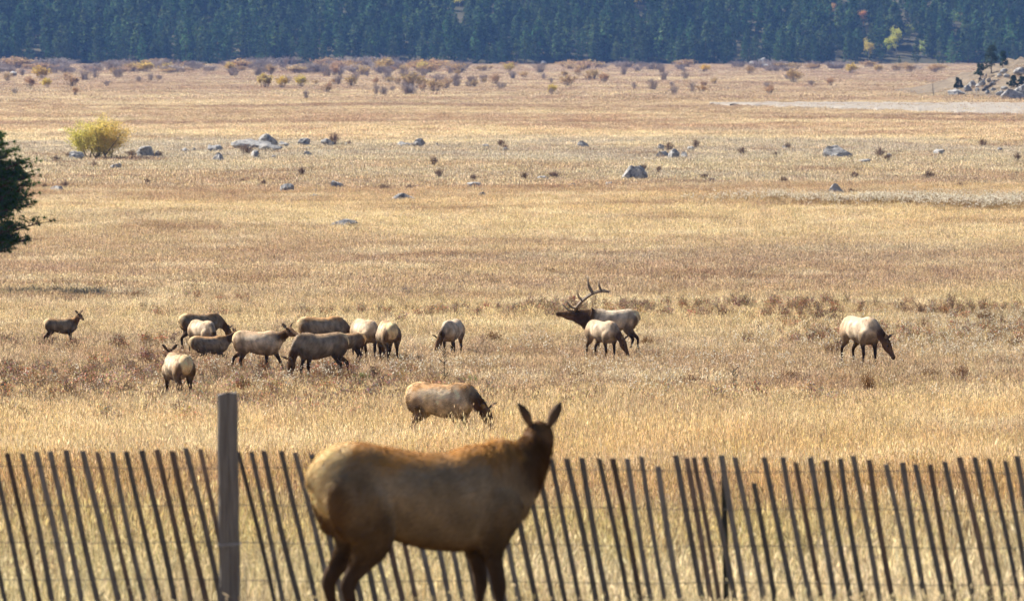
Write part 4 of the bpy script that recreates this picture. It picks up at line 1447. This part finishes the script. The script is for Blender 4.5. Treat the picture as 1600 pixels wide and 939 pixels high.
# ------------------------------------------------------------------ boulders
def boulder(seed, sx, sy, sz, cuts=9, rough=0.22, sub=3, peak=0.0):
    rg = random.Random(seed)
    bm = bmesh.new()
    bmesh.ops.create_icosphere(bm, subdivisions=sub, radius=1)
    planes = []
    for k in range(cuts):
        n_ = Vector((rg.gauss(0, 1), rg.gauss(0, 1), rg.gauss(0.2, .8))).normalized()
        planes.append((n_, rg.uniform(.45, .85)))
    for v in bm.verts:
        c = v.co.copy()
        for (n_, d) in planes:
            e = c.dot(n_) - d
            if e > 0: c -= n_ * e * .92
        q = mnoise.noise(c * 1.7 + Vector((seed * 3.7, 0, 0))) * rough + mnoise.noise(c * 4.5 + Vector((seed, 7, 0))) * rough * .45
        c *= 1 + q
        if peak and c.z > -.2:     # draw the top in towards an off-centre ridge
            k = 1 - peak * min(1, (c.z + .2) / 1.0)
            c.x = (c.x + .25) * k - .25; c.y *= k
        v.co = (c.x * sx, c.y * sy, c.z * sz)
    vs = [tuple(v.co) for v in bm.verts]; fs = [tuple(v.index for v in f.verts) for f in bm.faces]
    bm.free()
    return vs, fs


def put_boulder(px, py, wp, hp_, label, seed, group='boulders in the middle meadow', surf=None, sub=3, name='boulder'):
    p = at(px, py, surf)
    s = 1 / ppm(p)
    w, h = wp * s / 2 * 0.98, hp_ * s * 1.05
    vs, fs = boulder(seed, w * 1.1, w * .8, h * .95, sub=sub, peak=.62 if label and ('peaked' in label or 'pointed' in label or 'wedge' in label) else (.25 if seed % 3 == 0 else 0))
    o = mesh_obj(name, vs, fs, m_rock)
    o.location = (p.x, p.y + w * .4, p.z + h * .42)
    tag(o, label, 'boulder', group)
    return o


BL = [(394, 233, 62, 13, 'long flat topped boulder in the cluster left of centre'), (414, 231, 36, 15, 'rounded boulder lying on the long flat one, top of the cluster'), (420, 236, 40, 9, 'low slab in front of the long flat boulder'), (441, 231, 24, 9, 'dark boulder at the right end of the boulder cluster'),
      (475, 228, 26, 9, 'squat boulder just right of the boulder cluster'), (511, 228, 20, 9, 'pale boulder beside the upright dry brush'), (545, 228, 12, 5, None), (335, 237, 22, 9, 'dark boulder left of the boulder cluster'), (343, 252, 24, 9, 'pale pointed boulder below the dark one, left of the cluster'),
      (290, 238, 14, 5, None), (303, 238, 8, 5, None), (398, 248, 20, 9, 'pale boulder beside low brush below the cluster'), (480, 244, 14, 6, None), (428, 247, 9, 3, None), (480, 234, 10, 3, None),
      (628, 229, 24, 6, 'low dark boulder, left of a pair near the centre'), (656, 229, 20, 9, 'taller boulder, right of a pair near the centre'), (640, 229, 14, 5, None), (684, 229, 8, 4, None),
      (449, 303, 22, 12, 'grey boulder with brush in front, below the cluster'), (527, 294, 24, 9, 'low grey boulder in gold grass left of centre'), (492, 301, 13, 4, None), (490, 309, 14, 4, None), (401, 296, 12, 3, None),
      (631, 315, 38, 11, 'slanted wedge shaped boulder left of centre'), (540, 357, 48, 10, 'pale flat boulder nearest the herd'), (228, 247, 30, 13, 'boulder right of the yellow cottonwood'), (248, 247, 16, 8, None), (118, 250, 26, 10, 'boulder left of the yellow cottonwood'),
      (183, 263, 18, 7, None), (90, 301, 28, 8, 'low dark boulder near the pine'), (1052, 249, 20, 11, 'dark boulder at the right of a brushy trio'), (1036, 248, 22, 12, 'pale boulder at the left of a brushy trio'), (1070, 248, 14, 8, None),
      (996, 281, 46, 20, 'large peaked boulder with a dark right face'), (1002, 269, 16, 8, 'small pale boulder behind the large peaked one'), (1305, 248, 52, 15, 'widest rounded boulder in the right half'), (1308, 305, 28, 14, 'white topped boulder in the right half nearest the camera'),
      (742, 292, 28, 5, 'flat pale slab right of centre'), (753, 310, 14, 8, None), (912, 231, 18, 8, 'dark boulder alone at the meadow edge'), (953, 291, 14, 5, None), (895, 291, 14, 4, None), (1468, 242, 20, 7, 'pale boulder at far right'), (1562, 238, 12, 5, None), (848, 281, 24, 4, None),
      (1352, 254, 22, 4, None), (1390, 247, 12, 5, None), (1228, 234, 16, 5, None), (760, 231, 12, 4, None), (790, 236, 10, 4, None), (1033, 235, 12, 7, None), (1080, 235, 12, 6, None), (1115, 284, 14, 4, None), (210, 336, 22, 2.5, None), (20, 120, 14, 8, None)]
for i, (px, py, wp, hp_, lab) in enumerate(BL):
    put_boulder(px, py, wp, hp_, lab or ('small grey stone half sunk in the middle meadow, ' + ('left third' if px < 533 else ('middle' if px < 1066 else 'right third')) + ' of the view'), 600 + i)

# pale rocks at the forest foot
for i, (px, py, wp, hp_) in enumerate([(1178, 103, 18, 5), (1195, 102, 20, 8), (1210, 103, 15, 5), (1200, 105, 22, 4), (1305, 103, 12, 4), (850, 102, 10, 5)]):
    put_boulder(px, py, wp, hp_, 'pale rock lying at the foot of the far forest', 700 + i, 'pale rocks at the forest foot')

# rocky knoll at the right edge
def knoll_h(x, y):
    a = np.clip((x - 84) / 34, 0, 1); a = a * a * (3 - 2 * a)
    b = np.clip((y - 1012) / 45, 0, 1); b = b * b * (3 - 2 * b)
    c = np.clip((1230 - y) / 70, 0, 1)
    d = np.clip((240 - x) / 60, 0, 1)
    return (7.0 * a * b * c * d + 0.55 * a * b * c * (np.sin(x * .9 + y * .3) + np.sin(y * .55 - x * .4) + np.sin(x * 2.1)))
def knoll_z(x, y):
    return gz(x, y) - 0.25 + knoll_h(np.asarray(x, float), np.asarray(y, float)) * 1.0
tag(grid('knoll', np.linspace(80, 242, 82), np.linspace(1005, 1235, 70), knoll_z, m_knoll), kind='structure')
def kz(x, y):
    return np.maximum(gz(x, y), knoll_z(x, y))
KR = [(1495, 150, 26, 8, 'low rock at the left tip of the knoll'), (1512, 143, 16, 7, 'dark rock behind the left tip of the knoll'), (1520, 137, 20, 9, 'rock beside the small dark bush on the knoll'), (1585, 155, 40, 14, 'layered outcrop at the right foot of the knoll'), (1600, 148, 30, 14, 'upper outcrop above the layered one'), (1595, 117, 22, 8, 'pale rock near the top of the knoll'), (1536, 134, 12, 5, None), (1552, 142, 12, 4, None), (1545, 128, 10, 4, None), (1570, 140, 12, 4, None), (1562, 120, 10, 4, None)]
for i, (px, py, wp, hp_, lab) in enumerate(KR):
    put_boulder(px, py, wp, hp_, lab or 'small grey rock on the slope of the knoll', 800 + i, 'rocks of the knoll', kz)
rgk = random.Random(3)
for i in range(16):
    px = rgk.uniform(1505, 1600)
    put_boulder(px, rgk.uniform(max(112, 150 - (px - 1490) * .5), 154), rgk.uniform(5, 13), rgk.uniform(2.5, 5.5), 'small grey rock on the slope of the knoll', 830 + i, 'rocks of the knoll', kz)
kx = rs.uniform(84, 150, 2600); ky = rs.uniform(1012, 1110, 2600)
ks = rs.uniform(.5, 1.1, 2600)
scatter('knoll_grass', np.stack([kx, ky, kz(kx, ky)], 1), rs.uniform(0, 6.28, 2600), np.stack([ks, ks, ks], 1), rs.normal(0, .1, (2600, 2)), rs.randint(0, 4, 2600), gD)
for i, ((x0, y0), (x1, y1), lab) in enumerate([((1536, 144), (1561, 128), 'fallen grey log on the slope of the knoll'), ((1531, 126), (1541, 119), 'short dark log near the top of the knoll')]):
    a, b_ = at(x0, y0, kz), at(x1, y1, kz)
    mb = MB()
    n_ = 7
    pts = []
    for k in range(n_):
        q = a.lerp(b_, k / (n_ - 1)); q.z = float(kz(q.x, q.y)) + .3
        pts.append(q)
    mb.tube([q - a for q in pts], [.30, .30, .28, .26, .24, .22, .16], 8, (0.12, 0.105, 0.095))
    mb.tube([pts[3] - a, pts[3] - a + Vector((.3, -.2, .9))], [.08, .03], 5, (0.12, 0.105, 0.095))
    o = mb.build('fallen_log', m_twig)
    o.location = a
    tag(o, lab, 'log', 'logs on the knoll')
def small_pine(px, py, hp_, wide, label, seed):
    p = at(px, py, kz)
    h = hp_ / ppm(p)
    rg = random.Random(seed)
    root = empty('knoll_pine', p)
    tag(root, label, 'tree', 'pines on the knoll')
    tr = MB(); cr = MB()
    tr.tube([(0, 0, -.3), (0, .05, h * .5), (0, 0, h * .95)], [.14, .09, .02], 6, (0.13, 0.09, 0.065))
    for k in range(34):
        z = h * rg.uniform(.18, 1); r_ = wide * h * .34 * (1.12 - z / h) ** .7 * rg.random() ** .5
        a = rg.uniform(0, 6.28)
        cx, cy = math.cos(a) * r_, math.sin(a) * r_
        for j in range(50):
            g = rg.uniform(.65, 1.3)
            leaf_quad(cr, (cx + rg.gauss(0, h * .05), cy + rg.gauss(0, h * .05), z + rg.gauss(0, h * .04)), .22, rg, (0.045 * g, 0.066 * g, 0.032 * g))
    tr.build('trunk', m_twig, root); cr.build('crown', m_needle, root)
small_pine(1549, 113, 42, .9, 'taller dark pine on top of the knoll', 1)
small_pine(1567, 108, 26, 1.1, 'shorter dark pine right of the tall one on the knoll', 2)
small_pine(1532, 122, 22, 1.4, 'bushy pine left of the tall one on the knoll', 3)
small_pine(1497, 140, 18, 1.5, 'round dark bush like pine at the left tip of the knoll', 4)
small_pine(1583, 137, 18, 1.9, 'wide dark bush like pine above the layered outcrop', 5)
small_pine(1597, 135, 15, 1.8, 'dark bush like pine at the right image edge on the knoll', 6)
# dead snag at the tip
p = at(1459, 151)
mb = MB(); h = 26 / ppm(p)
mb.tube([(0, 0, 0), (-.2, 0, h * .5), (-.3, 0, h)], [.10, .07, .02], 6, (0.22, 0.19, 0.17))
for k in range(8):
    z = h * (.3 + .08 * k); sgn = 1 if k % 2 else -1
    mb.tube([(-.2 * z / h, 0, z), (-.2 * z / h + sgn * .5, .1, z + .35)], [.03, .01], 4, (0.22, 0.19, 0.17))
o = mb.build('dead_snag', m_twig); o.location = p
tag(o, 'thin bare dead tree at the left tip of the knoll', 'dead tree')
# ------------------------------------------------------------------ blue air over the valley
m_haze, nt, out = new_mat('valley_air')
pv = N(nt, 'ShaderNodeVolumePrincipled')
pv.inputs['Color'].default_value = (0.24, 0.46, 1.0, 1)
pv.inputs['Density'].default_value = 0.000075
pv.inputs['Anisotropy'].default_value = 0.0
nt.links.new(pv.outputs[0], out.inputs['Volume'])
x0, x1, y0, y1, z0, z1 = -1520, 1520, -120, 3520, -8, 235
hv = [(x0, y0, z0), (x1, y0, z0), (x1, y1, z0), (x0, y1, z0), (x0, y0, z1), (x1, y0, z1), (x1, y1, z1), (x0, y1, z1)]
hf = [(3, 2, 1, 0), (4, 5, 6, 7), (0, 1, 5, 4), (1, 2, 6, 5), (2, 3, 7, 6), (3, 0, 4, 7)]
tag(mesh_obj('haze', hv, hf, m_haze), kind='stuff')
